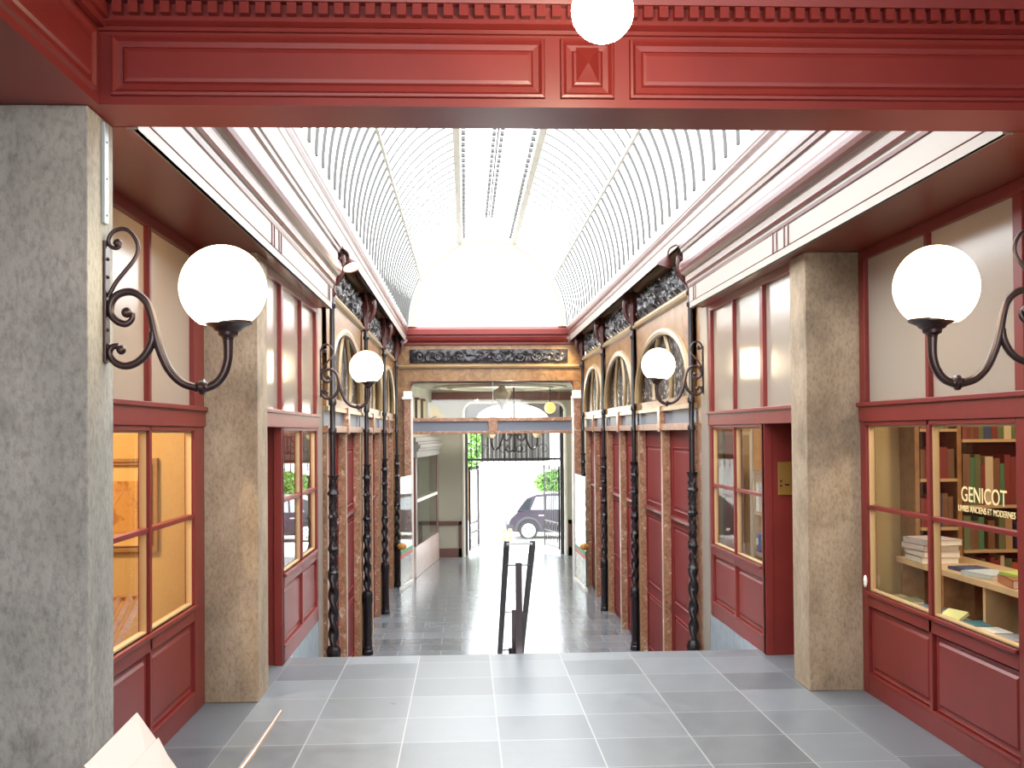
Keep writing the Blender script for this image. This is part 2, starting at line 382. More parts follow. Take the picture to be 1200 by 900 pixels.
for i in range(54):
    for sg in (-1, 1): m.box(p[0]+sg*.03, p[0]+sg*.085, YB + .1 + .32*i, YB + .24 + .32*i, p[2]-.02, p[2]+.02)
link('ridge_vent', m, pbr('ridge_dark', (.12,.12,.12), .6), rf)
link('window_rod', MB().tube([vp(radians(2), 9.9, .97), vp(radians(15), 9.0, .98)], .012), IRON2, rf)
# lunette
lun = MB(); nn = 40
base = [vp(-pi/2 + pi*i/nn, FAR, 1.02) for i in range(nn + 1)]
lun.add([(p[0], FAR, p[2]) for p in base] + [(p[0], FAR + .2, p[2]) for p in base], [tuple(range(nn + 1)), tuple(range(2*nn + 1, nn, -1))])
struct('wall_front', lun, WHITE)
ar = MB()
ar.grid([[vp(-pi/2 + pi*i/nn, y, k) for i in range(nn + 1)] for y, k in ((FAR, .90), (FAR-.05, .90), (FAR-.06, .94), (FAR-.10, .96), (FAR-.10, 1.0), (FAR, 1.0))])
struct('trim_15', ar, RAILM, smooth=True)
struct('trim_16', MB().prism([(FAR, 3.80), (FAR-.06, 3.81), (FAR-.06, 3.85), (FAR-.12, 3.90), (FAR-.14, 3.96), (FAR-.14, 4.0), (FAR-.2, 4.02), (FAR-.2, 4.13), (FAR, 4.20)], 'x', -1.62, 2.63), RED)

# ------------------------------------------------------------------ shopfronts
def raisedX(m, xp, s, y0, y1, z0, z1): m.nest((xp, 0, 0), (0,1,0), (0,0,1), (-s,0,0), y0, y1, z0, z1, [(0,-.03),(.012,-.03),(.02,-.012),(.035,-.02),(.05,-.02),(.065,-.008)])
def shopfront(s, xp, ya, yb, mull, door, low, name, label):
    """ya..yb glazed part, mull = mullion y; door=(y0,y1) door bay (or None)"""
    o = thing(name, label, 'shopfront', (xp, (ya + yb)/2, 0))
    f = MB(); D = .07
    def bx(y0, y1, z0, z1, d0=0., d1=D): f.box(xp + s*d0, xp + s*d1, y0, y1, z0, z1)
    ye = min(ya, door[0]) if door else ya
    st_ = .10
    for y in (ya - st_, yb): bx(y, y + st_ if y < yb else yb + low['post'], 0, 3.13)
    bx(ye, yb + low['post'], 3.13, SOF)
    bx(ye, yb + low['post'], 1.955, 2.085, -.012); bx(ye, yb + low['post'], 2.065, 2.095, -.03)
    bx(ya, yb, 1.925, 1.955, .0)
    bx(ya, yb, .63, .74); bx(ya, yb, .715, .74, -.02)
    bx(ya, yb, 0, .13); bx(ya, yb, .13, .15, -.004, .05)
    bx(mull - .022, mull + .022, .13, 1.955); bx(mull - .02, mull + .02, 2.085, 3.13)
    bx(ya, yb, 1.325, 1.355, .01, .06)
    link('frame', f, RED, o, bevel=.004)
    for a, b in ((ya, mull - .022), (mull + .022, yb)):
        p = MB(); raisedX(p, xp + s*.01, s, a, b, .14, .635); link('lower_panel', p, RED, o)
        for z0, z1 in ((.74, 1.325), (1.355, 1.925)):
            link('glass_pane', MB().quad((xp + s*.035, a, z0), (xp + s*.035, b, z0), (xp + s*.035, b, z1), (xp + s*.035, a, z1)), GLASS, o)
        link('frosted_pane', MB().box(xp + s*.035, xp + s*.041, a, b, 2.085, 3.13), BLIND, o)
        m = MB()
        m.box(xp + s*.022, xp + s*.06, a, a + .012, .74, 1.925).box(xp + s*.022, xp + s*.06, b - .012, b, .74, 1.925).box(xp + s*.022, xp + s*.06, a + .012, b - .012, .74, .752).box(xp + s*.022, xp + s*.06, a + .012, b - .012, 1.913, 1.925)
        link('glazing_bead', m, WOODL, o)
    if door:
        d0, d1 = door; xd = xp + s*(.04 if low['flush'] else .55)
        link('frosted_pane', MB().box(xp + s*.035, xp + s*.041, d0, d1, 2.085, 3.13), BLIND, o)
        dd = MB().box(xd, xd + s*.05, d0, d1, .01, 1.955)
        for z0, z1 in ((.2, .9), (1.05, 1.85)): dd.nest((xd, 0, 0), (0,1,0), (0,0,1), (-s,0,0), d0 + .12, d1 - .12, z0, z1, RP)
        dr = link('door', dd, RED, o)
        link('door_handle', MB().tube([(xd, d1 - .08, 1.0), (xd - s*.05, d1 - .08, 1.0), (xd - s*.05, d1 - .18, 1.0)], .01), BRASS, dr)
        if not low['flush']:
            link('jamb', MB().box(xp, xd, d1 - .0, d1 + .05, 0, 1.955), RED, o)
            link('door_head', MB().box(xp + s*.07, xd, d0, d1, 1.955, 2.0), REDB, o)
    return o
lowN = dict(post=.13, flush=True); lowF = dict(post=.10, flush=False)
SF = {}
SF[(-1,1)] = shopfront(-1, XW[-1], 5.62, 7.75, 6.685, (4.77, 5.52), dict(post=.28, flush=True), 'shopfront', 'red shopfront with warm yellow interior on the left, behind the big globe lamp')
SF[(1,1)] = shopfront(1, XW[1], 5.73, 7.93, 6.85, (4.77, 5.63), dict(post=.11, flush=True), 'shopfront', 'red bookshop front on the right with gilt lettering on its pane')
SF[(-1,2)] = shopfront(-1, X2[-1], 9.37, 11.42, 10.42, (8.43, 9.30), lowF, 'shopfront', 'red shopfront at the top of the steps on the left, beyond the stone pillar')
SF[(1,2)] = shopfront(1, X2[1], 9.45, 11.36, 10.42, (8.43, 9.36), lowF, 'shopfront', 'red shopfront by the steps on the right, with recessed door beside brass plate')
# lettering on the bookshop pane
def lettering(txt, y, z, size, sx):
    c = bpy.data.curves.new('lettering', 'FONT'); c.body = txt; c.size = size; c.extrude = .0008; c.align_x = 'LEFT'; c.materials.append(BRASSL); c.offset = .0006
    tmp = bpy.data.objects.new('tmp', c); COL.objects.link(tmp); dg = bpy.context.evaluated_depsgraph_get(); me = bpy.data.meshes.new_from_object(tmp.evaluated_get(dg)); bpy.data.objects.remove(tmp)
    me.materials.clear(); me.materials.append(BRASSL); o = bpy.data.objects.new('gilt_lettering', me); COL.objects.link(o)
    o.matrix_world = Matrix(((0,0,-1,0), (-1,0,0,0), (0,1,0,0), (0,0,0,1)))
    p = SF[(1,1)]; o.parent = p; off = OFF[p.as_pointer()]
    o.location = Vector((XW[1] + .033, y, z)) - off; o.scale = (sx, 1, 1); return o
BRASSL = pbr('gilt', (.80,.66,.34), .4)
lettering('GENICOT', 6.46, 1.475, .125, 1.02)
lettering('LIVRES ANCIENS ET MODERNES', 6.50, 1.415, .05, .98)

for s in (-1, 1):
    # bluestone plinth below the shopfront over the steps, pale pilaster at its end
    solo('stone_plinth', MB().box(X2[s] + s*.0, X2[s] + s*.5, LE, 11.5, LOW, -.002), PLINTH, 'blue-grey stone base under the %s shopfront beside the steps' % SIDE[s], 'plinth')
    solo('painted_pilaster', MB().box(X2[s] + s*.0, X2[s] + s*.06, 11.525, 11.85, LOW, SOF), CREAM, 'narrow cream painted pilaster where the %s shopfront meets the lower arcade' % SIDE[s], 'pilaster')
bp = thing('letter_plate', 'small brass plate with dark slots in the recessed red doorway', 'plate', (2.69, 9.355, 1.35))
link('plate', MB().box(2.645, 2.76, 9.348, 9.36, 1.35, 1.63), BRASS, bp, bevel=.002)
link('slot', MB().box(2.70, 2.74, 9.344, 9.349, 1.43, 1.442), IRON2, bp)
for z in (1.42, 1.46): link('button', MB().box(2.66, 2.675, 9.344, 9.349, z, z + .015), IRON2, bp)
db = thing('door_bell', 'small white oval bell push on the red frame of bookshop window', 'bell', (2.88, 7.935, .80))
link('bell_plate', MB().sphere((2.873, 7.94, .805), .045, 16, 10, sc=(.3,.5,1)), PAPER, db, smooth=True)
link('button', MB().sphere((2.862, 7.94, .805), .012, 10, 6, sc=(.5,1,1)), STEEL, db, smooth=True)
lk = thing('door_lock', 'brass lock on the red door at the right edge', 'lock', (2.9, 5.58, .98))
link('lock_plate', MB().box(2.905, 2.925, 5.53, 5.60, .93, 1.03), BRASS, lk, bevel=.003)
link('lock_knob', MB().sphere((2.895, 5.565, .98), .02, 12, 8), BRASS, lk, smooth=True)

# ------------------------------------------------------------------ globe wall lamps
def cp(x, y): return ((x - 46)*.000868, 0., (352 - y)*.000868)
lamp = thing('wall_lamp', 'large lit globe lamp on scrolled iron bracket, near left pillar', 'lamp', (XP[-1], 4.66, 2.505))
def lk_(name, mb, mat, **k):
    mb.v = [(p[0] + XP[-1], p[1] + 4.66, p[2] + 2.505) for p in mb.v]; return link(name, mb, mat, lamp, **k)
m = MB().box(0, .012, -.03, .03, cp(0,705)[2], cp(0,130)[2])
bk = lk_('back_plate', m, IRON, bevel=.003)
for y in (215, 300, 550, 620): 
    q = cp(60, y); o = lk_('screw', MB().sphere(q, .008, 10, 6), IRON)
R1 = .0125
def spiral(pts, r, name, ball):
    m = MB(); m.tube([cp(*p) for p in pts], r, 10, 5)
    c = cp(*ball[:2]); m.sphere(c, ball[2], 14, 10); return lk_(name, m, IRON, smooth=True)
spiral([(62,395),(95,330),(140,272),(178,225),(200,180),(195,130),(165,85),(125,70),(85,85),(64,120),(72,152),(100,163),(120,150)], [.009]*9 + [.009,.0085,.008,.008], 'top_scroll', (106,138,.018))
spiral([(176,470),(172,500),(145,522),(108,512),(78,480),(72,440),(88,400),(122,376),(168,370),(212,390),(246,430),(266,495),(282,570),(306,655),(345,740),(400,798),(460,822),(515,826),(566,805),(602,758),(620,700),(623,650),(622,600)],
    [.010,.012,.014,.0155,.016,.016,.016,.016,.016,.016,.016,.017,.019,.0185,.018,.018,.018,.018,.018,.0185,.019,.02,.022], 'lamp_arm', (148,468,.022))
spiral([(272,560),(265,610),(235,668),(190,708),(140,722),(95,705),(68,665),(80,632),(112,625)], [.018,.018,.017,.016,.0155,.015,.014,.013,.012], 'lower_scroll', (122,645,.02))
q = cp(500, 823)
cl_ = lk_('collar', MB().lathe([(.012,-.03),(.02,-.026),(.02,-.02),(.024,-.012),(.033,-.008),(.033,.008),(.024,.012),(.02,.02),(.02,.026),(.012,.03)], (0,0,0), 16), IRON, smooth=True)
for v in cl_.data.vertices:
    p = v.co; p.x, p.z = p.z + q[0], p.x + q[2]
q = cp(622, 600)
lk_('cup', MB().lathe([(.022,0),(.024,.01),(.04,.02),(.042,.034),(.055,.04),(.062,.05),(.078,.058),(.092,.064),(.1,.068),(.1,.078),(.03,.078)], q, 24), IRON, smooth=True)
gc = cp(624, 352); gc = (q[0] - .02, 0, 0)
gl = lk_('globe', MB().sphere((gc[0], 0, 0), .177, 32, 24, z0=-.84), GLOBE, smooth=True)
gpos = gc[0]
dup(lamp, (XP[1], 4.66, 2.505), pi, 'large lit globe lamp in front of bookshop window, near right edge')
dup(lamp, (X2[-1] + .0, 11.72, 2.585), 0, 'small-looking far globe lamp on the left beyond the steps')
dup(lamp, (X2[1], 11.72, 2.60), pi, 'small-looking far globe lamp on the right beyond the steps')

# pendant over the near bay
pd = thing('pendant_lamp', 'bright round pendant bulb at the top edge before the red beam', 'lamp', (.45, 3.55, 3.95))
link('rod', MB().tube([(.45, 3.55, 3.95), (.45, 3.55, 3.36)], .008), IRON, pd)
link('canopy', MB().lathe([(.05, 0), (.045, -.03), (.01, -.04)], (.45, 3.55, 3.95), 16), IRON, pd, smooth=True)
link('bulb', MB().sphere((.45, 3.55, 3.25), .10, 24, 16), PEND, pd, smooth=True)
link('socket', MB().lathe([(.03, 0), (.03, .06), (.012, .08)], (.45, 3.55, 3.335), 12), IRON, pd, smooth=True)

# spot lamps
def spot(loc, d, lit, label, power):
    o = thing('spot_lamp', label, 'lamp', loc); x, y, z = loc
    D = Vector(d).normalized(); b = Vector(loc); m = MB()
    k = [b - D*.03, b + D*.0, b + D*.02, b + D*.05, b + D*.085, b + D*.10]
    m.tube(k, [.012, .02, .04, .068, .088, .092], 18, cap=False)
    link('shade', m, IRONR, o, smooth=True)
    link('arm', MB().tube([b, b - D*.06 + Vector((0,0,.02)), b + Vector((-.08 if d[0] > 0 else .08, -.02, .12)), b + Vector((-.12 if d[0] > 0 else .12, -.1, .10))], .01, 8, 4), IRONR, o, smooth=True)
    m = MB(); m.tube([b + D*.082, b + D*.09], [.08, .08], 18); link('lamp_face', m, SPOTE if lit else PAPER, o)
    if power:
        l = bpy.data.lights.new('spot_beam', 'SPOT'); l.energy = power; l.color = (1,.8,.5); l.spot_size = radians(95); l.spot_blend = .8; l.shadow_soft_size = .06
        lo = bpy.data.objects.new('spot_beam', l); COL.objects.link(lo); lo.location = b + D*.13; lo.rotation_euler = D.to_track_quat('-Z', 'Y').to_euler()
    return o
spot((-1.2, 11.75, 3.72), (.3, -.35, -.9), True, 'dome-shaded spot lamp at the end of the left cornice', 25)
spot((2.16, 11.75, 3.75), (-.25, .25, -.9), False, 'dome-shaded spot lamp at the end of the right cornice', 0)
spot((2.30, 23.75, 3.96), (-.35, .5, -.8), True, 'lit spot lamp in the far right corner under red cornice', 60)
spot((-1.32, 23.75, 3.90), (.45, -.2, -.8), False, 'unlit spot lamp in the far left corner under red cornice', 0)

# ------------------------------------------------------------------ lower arcade
CY = [12.1, 16.3, 19.9, 23.4]
ORD = ['nearest', 'middle', 'farthest']
def relief(m, o, u, v, n, W, Hh, amp, sc, seed):
    nu = max(8, int(W/.03)); nv = max(6, int(Hh/.03)); rows = []
    o, u, v, n = map(Vector, (o, u, v, n))
    for i in range(nu + 1):
        r = []
        for j in range(nv + 1):
            a, b = W*i/nu, Hh*j/nv
            e = min(1, min(i, nu - i, j, nv - j)/2)
            q = noise.noise(Vector((a*sc, b*sc, seed))); q2 = noise.noise(Vector((a*sc*2.1, b*sc*2.1, seed + 5)))
            h = amp*e*max(0, 1 - 2.6*abs(q)) + amp*.5*e*max(0, 1 - 2.6*abs(q2))
            r.append(o + u*a + v*b + n*h)
        rows.append(r)
    m.grid(rows)
def bay(s, y0, y1, k):
    xr = 2.61 if s > 0 else -1.60; xf = xr - s*.10
    a, b = y0 + .08, y1 - .08; mid = (y0 + y1)/2
    o = thing('arcade_bay', '%s bay of the marble and red wood arcade on the %s, below the steps' % (ORD[k], SIDE[s]), 'shopfront', (xr, mid, LOW))
    # red doors in two halves
    for ya, yb in ((a, mid), (mid, b)):
        m = MB().box(xr, xr + s*.08, ya, yb, LOW, 1.95)
        p0, p1 = ya + .32, yb - .32
        for z0, z1 in ((LOW + .12, LOW + .9), (LOW + 1.05, .72), (.9, 1.7)):
            m.nest((xr, 0, 0), (0,1,0), (0,0,1), (-s,0,0), p0, p1, z0, z1, RP)
        dr = link('red_door', m, REDM, o)
        link('sill', MB().box(xr, xr - s*.05, p0 - .02, p1 + .1, .80, .84), RED, dr)
    for y in (a + .10, mid, b - .10):
        m = MB().box(xf, xr, y - .065, y + .065, LOW, 1.93)
        pi_ = link('marble_pilaster', m, MARBLE, o, bevel=.006)
        link('pilaster_edge', MB().box(xf - s*.004, xf + s*.01, y - .068, y - .05, LOW, 1.93), GOLDL, pi_)  # pale strip stands in for the lit edge of the marble
    # lintel: marble rails, grey panels, blocks
    link('lintel_rail', MB().box(xf - s*.02, xr + s*.05, a, b, 1.91, 1.99), MARBLE, o, bevel=.005)
    link('lintel_rail', MB().box(xf - s*.02, xr + s*.05, a, b, 2.15, 2.20), GOLDL, o, bevel=.005)
    for ya, yb in ((a, mid - .08), (mid + .08, b)): link('grey_panel', MB().box(xf + s*.03, xr + s*.04, ya, yb, 1.985, 2.155), GREY, o)
    link('lintel_block', MB().box(xf - s*.04, xr, mid - .09, mid + .09, 1.89, 2.22), MARBLE, o, bevel=.01)
    # gilded spandrel with arched opening
    W = (b - a)/2 - .11; zb, zt = 2.30, 3.40; ah = .86; m = MB()
    na = 28; A = []
    for i in range(na + 1):
        th = pi*i/na; A.append((mid - W*cos(th), zb + ah*(abs(sin(th))**.85)))
    x0 = xf + s*.0
    rec = [(a + (b - a)*i/na, zt) for i in range(na + 1)]
    rows = [[(x0, p[0], p[1]) for p in A], [(x0, p[0], p[1]) for p in rec]]
    m.grid(rows); m.grid([[(x0, p[0], p[1]) for p in A], [(x0 + s*.08, p[0], p[1]) for p in A]])
    m.quad((x0, a, zb), (x0, mid - W, zb), (x0, a, zt), (x0, a, zt)) if False else None
    m.box(x0, xr, a, b, 2.20, zb)
    link('gilded_spandrel', m, GOLD, o)
    ring = MB(); ring.tube([(x0 - s*.005, p[0], p[1]) for p in A], .05, 8); link('arch_moulding', ring, GOLDL, o, smooth=True)
    pts = [(xr - s*.035, p[0], p[1]) for p in A]
    mm = MB(); mm.add(pts, [tuple(range(len(pts)))]); link('arch_relief', mm, MOSAIC, o)
    for sg in (-1, 1):
        pp = []
        for i in range(9):
            t_ = i/8; pp.append((xf + s*.02, mid + sg*W*(.30 + .06*sin(pi*t_) - .2*t_**2), zb + ah*.98*t_))
        link('arch_mullion', MB().tube(pp, .032, 6, 2), GOLDL, o, smooth=True)
    link('moulding', MB().prism([(xf - s*.0, 3.38), (xf - s*.05, 3.40), (xf - s*.06, 3.43), (xf - s*.03, 3.45), (xf - s*.03, 3.48), (xr, 3.48), (xr, 3.38)], 'y', a, b), GOLDL, o)
    link('upper_panel', MB().box(xf + s*.03, xr + s*.1, a, b, 3.44, 4.05), GOLD, o)
    m = MB(); relief(m, (xf + s*.025, a + .12, 3.51), (0,1,0), (0,0,1), (-s,0,0), b - a - .24, .40, .05, 9., 3.*k + s); link('frieze_relief', m, RELIEF, o, smooth=True)
    link('top_moulding', MB().prism([(xf + s*.02, 3.93), (xf - s*.03, 3.94), (xf - s*.05, 3.99), (xf + s*.02, 4.0)], 'y', a, b), GOLDL, o)
for s in (-1, 1):
    for k in range(3): bay(s, CY[k], CY[k+1], k)

for s in (-1, 1):
    xr = 2.61 if s > 0 else -1.60; xf = xr - s*.06
    struct('wall_%s' % SIDE[s], MB().box(xf, xr + s*.12, 11.86, 12.17, LOW, 1.95), MARBLE)
    struct('wall_%s' % SIDE[s], MB().box(xf, xr + s*.12, 11.86, 12.17, 1.95, 3.98), GOLD)
# columns
XC = {-1: -1.43, 1: 2.47}
c0 = thing('iron_column', '', 'column', (XC[1], CY[0], LOW))
def lc(name, mb, mat, **k):
    w_ = .6; mb.v = [(p[0]*w_ + XC[1], p[1]*w_ + CY[0], p[2] + LOW) for p in mb.v]; return link(name, mb, mat, c0, **k)
lc('pedestal', MB().lathe([(.13,0),(.13,.06),(.115,.07),(.12,.10),(.10,.13),(.10,.72),(.11,.74),(.125,.78),(.12,.82),(.13,.85),(.12,.88),(.09,.92)], (0,0,0), 8), IRON2)
m = MB(); m.lathe([(.078, .90 + .0125*i) for i in range(65)], (0,0,0), 20, rf=lambda r, th, z: r + .02*cos(2*th + z*2*pi/.21)); lc('twisted_shaft', m, IRON2, smooth=True)
def orn(r, th, z): return r + .012*cos(5*th + 9*z)*cos(z*38) + .006*sin(7*th)*cos(z*60)
m = MB(); pr = []
for i in range(90):
    z = 1.70 + 1.05*i/89; r = .068
    for zc in (1.70, 1.95, 2.3, 2.55, 2.75):
        r += .03*math.exp(-((z - zc)/.022)**2)
    pr.append((r, z))
m.lathe(pr, (0,0,0), 24, rf=orn); lc('ornamented_shaft', m, IRON2, smooth=True)
lc('upper_shaft', MB().lathe([(.052,2.75),(.052,3.20),(.075,3.21),(.075,3.25),(.05,3.27),(.05,3.50),(.07,3.51),(.07,3.56),(.048,3.58),(.046,4.55),(.07,4.56),(.075,4.60),(.05,4.62),(.05,4.70)], (0,0,0), 16), IRON2, smooth=True)
m = MB(); m.lathe([(.055, 4.68), (.085, 4.72), (.06, 4.76), (.10, 4.84), (.07, 4.92), (.12, 5.02), (.09, 5.10), (.13, 5.18), (.12, 5.24)], (0,0,0), 16, rf=lambda r, th, z: r*(1 + .16*cos(5*th + z*8)))
lc('carved_capital', m, IRONR, smooth=True)
m = MB().tube([(-.06,0,4.82), (-.15,0,4.90), (-.20,0,5.04), (-.16,0,5.16), (-.08,0,5.20)], [.03,.05,.06,.05,.03], 8, 3)
m.sphere((-.19,0,5.02), .055, 12, 8); m.sphere((-.15,-.05,5.09), .035, 10, 6); m.sphere((-.15,.05,5.09), .035, 10, 6)
lc('carved_console', m, IRONR, smooth=True)
CN = {0: 'first', 1: 'second', 2: 'third', 3: 'last'}
def clabel(s, k): return ('dark cast-iron column beside the far globe lamp on the %s, at the steps' % SIDE[s] if k == 0 else
    'dark cast-iron twisted column, %s one beyond the steps on the %s' % (CN[k], SIDE[s]))
c0['label'] = clabel(1, 0); c0['group'] = 'cast-iron columns of the arcade'
for s in (-1, 1):
    for k in range(4):
        if s == 1 and k == 0: continue
        dup(c0, (XC[s], CY[k] + (.05 if k == 0 else 0), LOW), 0 if s > 0 else pi, clabel(s, k))

# ------------------------------------------------------------------ portal screen at the far end
pt = thing('portal_screen', 'marble and gilded portal screen with dark frieze closing the far end', 'portal', (.5, FAR, LOW))
PX0, PX1 = -1.17, 2.36
link('frieze_panel', MB().box(-1.62, 2.63, FAR, FAR + .2, 3.02, 3.84), GOLD, pt)
for a, b, c, d in ((-1.59, PX0 - .12, PX0, -1.59), (PX1 + .12, 2.6, 2.6, PX1)): link('side_panel', MB().prism([(a, LOW), (b, LOW), (b, 3.02), (a, 3.02)], 'y', FAR, FAR + .2), GOLD, pt); link('corner_panel', MB().box(min(a, b, c, d) if a < 0 else PX1, PX0 if a < 0 else 2.6, FAR + .01, FAR + .18, 2.70, 3.03), GOLD, pt)
link('moulding', MB().prism([(FAR, 3.29), (FAR-.05, 3.30), (FAR-.07, 3.34), (FAR-.03, 3.36), (FAR, 3.37)], 'x', -1.5, 2.5), GOLDL, pt)
m = MB(); relief(m, (-1.2, FAR - .005, 3.40), (1,0,0), (0,0,1), (0,-1,0), 3.45, .31, .05, 8., 2.2)
fr = link('frieze_relief', m, RELIEF, pt, smooth=True)
for i in range(8):
    m = MB(); cx = -.98 + .43*i; sg = 1 if i % 2 else -1; pts = []
    for j in range(22):
        a = j*.42; r = .135*(1 - j/24); pts.append((cx + r*cos(a)*sg, FAR - .05, 3.555 + r*sin(a)*(1 if i < 4 else -1)))
    m.tube(pts, [.016]*22, 6); link('frieze_scroll', m, RELIEF, fr, smooth=True)
for x, sg in ((PX0, -1), (PX1, 1)):
    p_ = link('marble_pilaster', MB().box(x, x + sg*.15, FAR - .12, FAR + .1, LOW, 2.62), MARBLE, pt, bevel=.006)
    link('pilaster_cap', MB().box(x - sg*.04, x + sg*.19, FAR - .16, FAR + .12, 2.62, 2.68).box(x - sg*.02, x + sg*.16, FAR - .14, FAR + .1, 2.68, 2.80), WHITE, p_, bevel=.01)
    link('pilaster_edge', MB().box(x, x - sg*.04, FAR - .11, FAR + .05, LOW, 2.62), WHITE, p_)
    m = MB(); pts = [(x - sg*.0, 3.02)] + [(x + sg*(-.22 + .22*cos(a)) , 3.02 - .22 + .22*sin(a)) for a in [pi/2*i/8 for i in range(9)]][::-1]
    m.prism([(x, 3.02)] + [(x - sg*.2 + sg*.2*cos(pi/2*i/8), 2.82 + .2*sin(pi/2*i/8)) for i in range(9)], 'y', FAR - .03, FAR + .06); link('corner_bracket', m, IRONR, pt)
tr = link('transom', MB().box(PX0, PX1, FAR - .08, FAR + .08, 2.14, 2.22).box(PX0, PX1, FAR - .08, FAR + .08, 1.87, 1.93), MARBLE, pt, bevel=.006)
for a, b in ((PX0, .50), (.70, PX1)): link('grey_panel', MB().box(a, b, FAR - .04, FAR + .04, 1.93, 2.14), GREY, pt)
link('transom_block', MB().box(.50, .70, FAR - .11, FAR + .08, 1.85, 2.23), MARBLE, pt, bevel=.01)
link('glass_pane', MB().quad((PX0, FAR, 2.22), (PX1, FAR, 2.22), (PX1, FAR, 3.02), (PX0, FAR, 3.02)), GLASSD, pt)
link('glass_joint', MB().box(.60, .612, FAR - .004, FAR + .004, 2.22, 3.02), STEEL, pt)
# glass door leaves folded against the corners
for s, p0, p1, lb in ((-1, (-1.33, 22.9), (PX0 + .01, 24.12), 'clear glass door leaf with red and green stripe, folded back at left of portal'),
                  (1, (2.39, 22.3), (PX1 - .01, 24.1), 'clear glass door leaf with red and green stripe, folded back at right of portal')):
    g = thing('glass_door', lb, 'door', (p0[0], p0[1], LOW)); P0, P1 = Vector((p0[0], p0[1], 0)), Vector((p1[0], p1[1], 0))
    def sl(z0, z1, t=.008, a=0., b=1.):
        A = P0.lerp(P1, a); B = P0.lerp(P1, b); nn_ = (P1 - P0).cross(Vector((0,0,1))).normalized()*t
        return MB().add([A - nn_ + Vector((0,0,z0)), B - nn_ + Vector((0,0,z0)), B + nn_ + Vector((0,0,z0)), A + nn_ + Vector((0,0,z0)),
            A - nn_ + Vector((0,0,z1)), B - nn_ + Vector((0,0,z1)), B + nn_ + Vector((0,0,z1)), A + nn_ + Vector((0,0,z1))],
            [(0,3,2,1),(4,5,6,7),(0,1,5,4),(1,2,6,5),(2,3,7,6),(3,0,4,7)])
    link('glass_leaf', sl(LOW + .05, 1.0, .005), GLASSD, g)
    link('bottom_rail', sl(LOW, LOW + .06, .03), WHITE, g)
    link('red_stripe', sl(-.66, -.58, .011), pbr('stripe_red', (.55,.06,.03), .5), g)
    link('green_stripe', sl(-.58, -.51, .011), pbr('stripe_green', (.03,.28,.08), .5), g)
    h = P0.lerp(P1, .12); link('push_pad', MB().sphere((h.x - .0, h.y - .05, -.42), .08, 14, 8, sc=(1.2,.5,.85)), pbr('orange_pad', (.6,.27,.05), .5), g, smooth=True)

# ------------------------------------------------------------------ vestibule
VW = pbr('vestibule_cream', (.46,.45,.38), .7)
VD = pbr('vestibule_brown', (.14,.055,.04), .4)
EY = 28.9; OX0, OX1, OZ = -.05, 2.59, 2.68
struct('ceiling', MB().box(-1.7, 3.0, FAR + .21, EY + .3, 2.98, 3.35), VW)
cr = MB()
for rx, rz in ((1.5, .03), (1.2, .05)):
    rows = []
    for r, z in ((rx - .06, 2.985), (rx - .05, 2.98 - rz), (rx + .05, 2.98 - rz), (rx + .06, 2.985)):
        rows.append([(.85 + r*cos(2*pi*j/40), 26.6 + r*1.3*sin(2*pi*j/40), z) for j in range(40)])
    cr.grid(rows, 0, True)
struct('trim_17', cr, VW)
struct('wall_left', MB().add([(-1.3,FAR+.22,LOW),(-.85,EY,LOW),(-.85,EY,3.25),(-1.3,FAR+.22,3.25),(-1.7,FAR+.22,LOW),(-1.7,EY,LOW),(-1.7,EY,3.25),(-1.7,FAR+.22,3.25)], [(0,1,2,3),(4,7,6,5),(0,4,5,1),(3,2,6,7),(1,5,6,2),(0,3,7,4)]), VW)
struct('wall_right', MB().box(2.8, 3.0, FAR + .2, EY + .3, LOW, 3.25), VW)
# end wall with round-cornered opening
rr = .25; op = [(OX0, LOW), (OX0, OZ - rr)] + [(OX0 + rr - rr*cos(a), OZ - rr + rr*sin(a)) for a in [pi/2*i/8 for i in range(1, 9)]] + [(OX1 - rr + rr*sin(a), OZ - rr + rr*cos(a)) for a in [pi/2*i/8 for i in range(9)]] + [(OX1, LOW)]
ou = []
for x, z in op:
    if z <= LOW + .01: ou.append((-1.7 if x < 1 else 3.0, LOW))
    elif z <= OZ - rr + .01: ou.append((-1.7 if x < 1 else 3.0, z))
    else: ou.append((-1.7 if x <= OX0 + rr*.5 else 3.0 if x >= OX1 - rr*.5 else x, 3.25))
m = MB(); m.grid([[(p[0], EY, p[1]) for p in op], [(p[0], EY, p[1]) for p in ou]]); m.grid([[(p[0], EY, p[1]) for p in op], [(p[0], EY + .3, p[1]) for p in op]]); m.grid([[(p[0], EY+.3, p[1]) for p in op], [(p[0], EY+.3, p[1]) for p in ou]])
struct('wall_front', m, VW)
struct('trim_18', MB().tube([(p[0], EY - .01, p[1]) for p in op], .045, 6), WHITE)
struct('trim_19', MB().box(-1.7, 2.8, EY - .08, EY, 2.72, 2.93), VD)
w = MB()
for a, b in ((-.85, OX0 - .06), (OX1 + .06, 2.8)):
    w.box(a, b, EY - .05, EY, LOW, LOW + .22).box(a, b, EY - .05, EY, -.48, -.38).box(a, a + .08, EY - .05, EY, LOW, -.38).box(b - .08, b, EY - .05, EY, LOW, -.38)
struct('baseboard_front', w, VD)
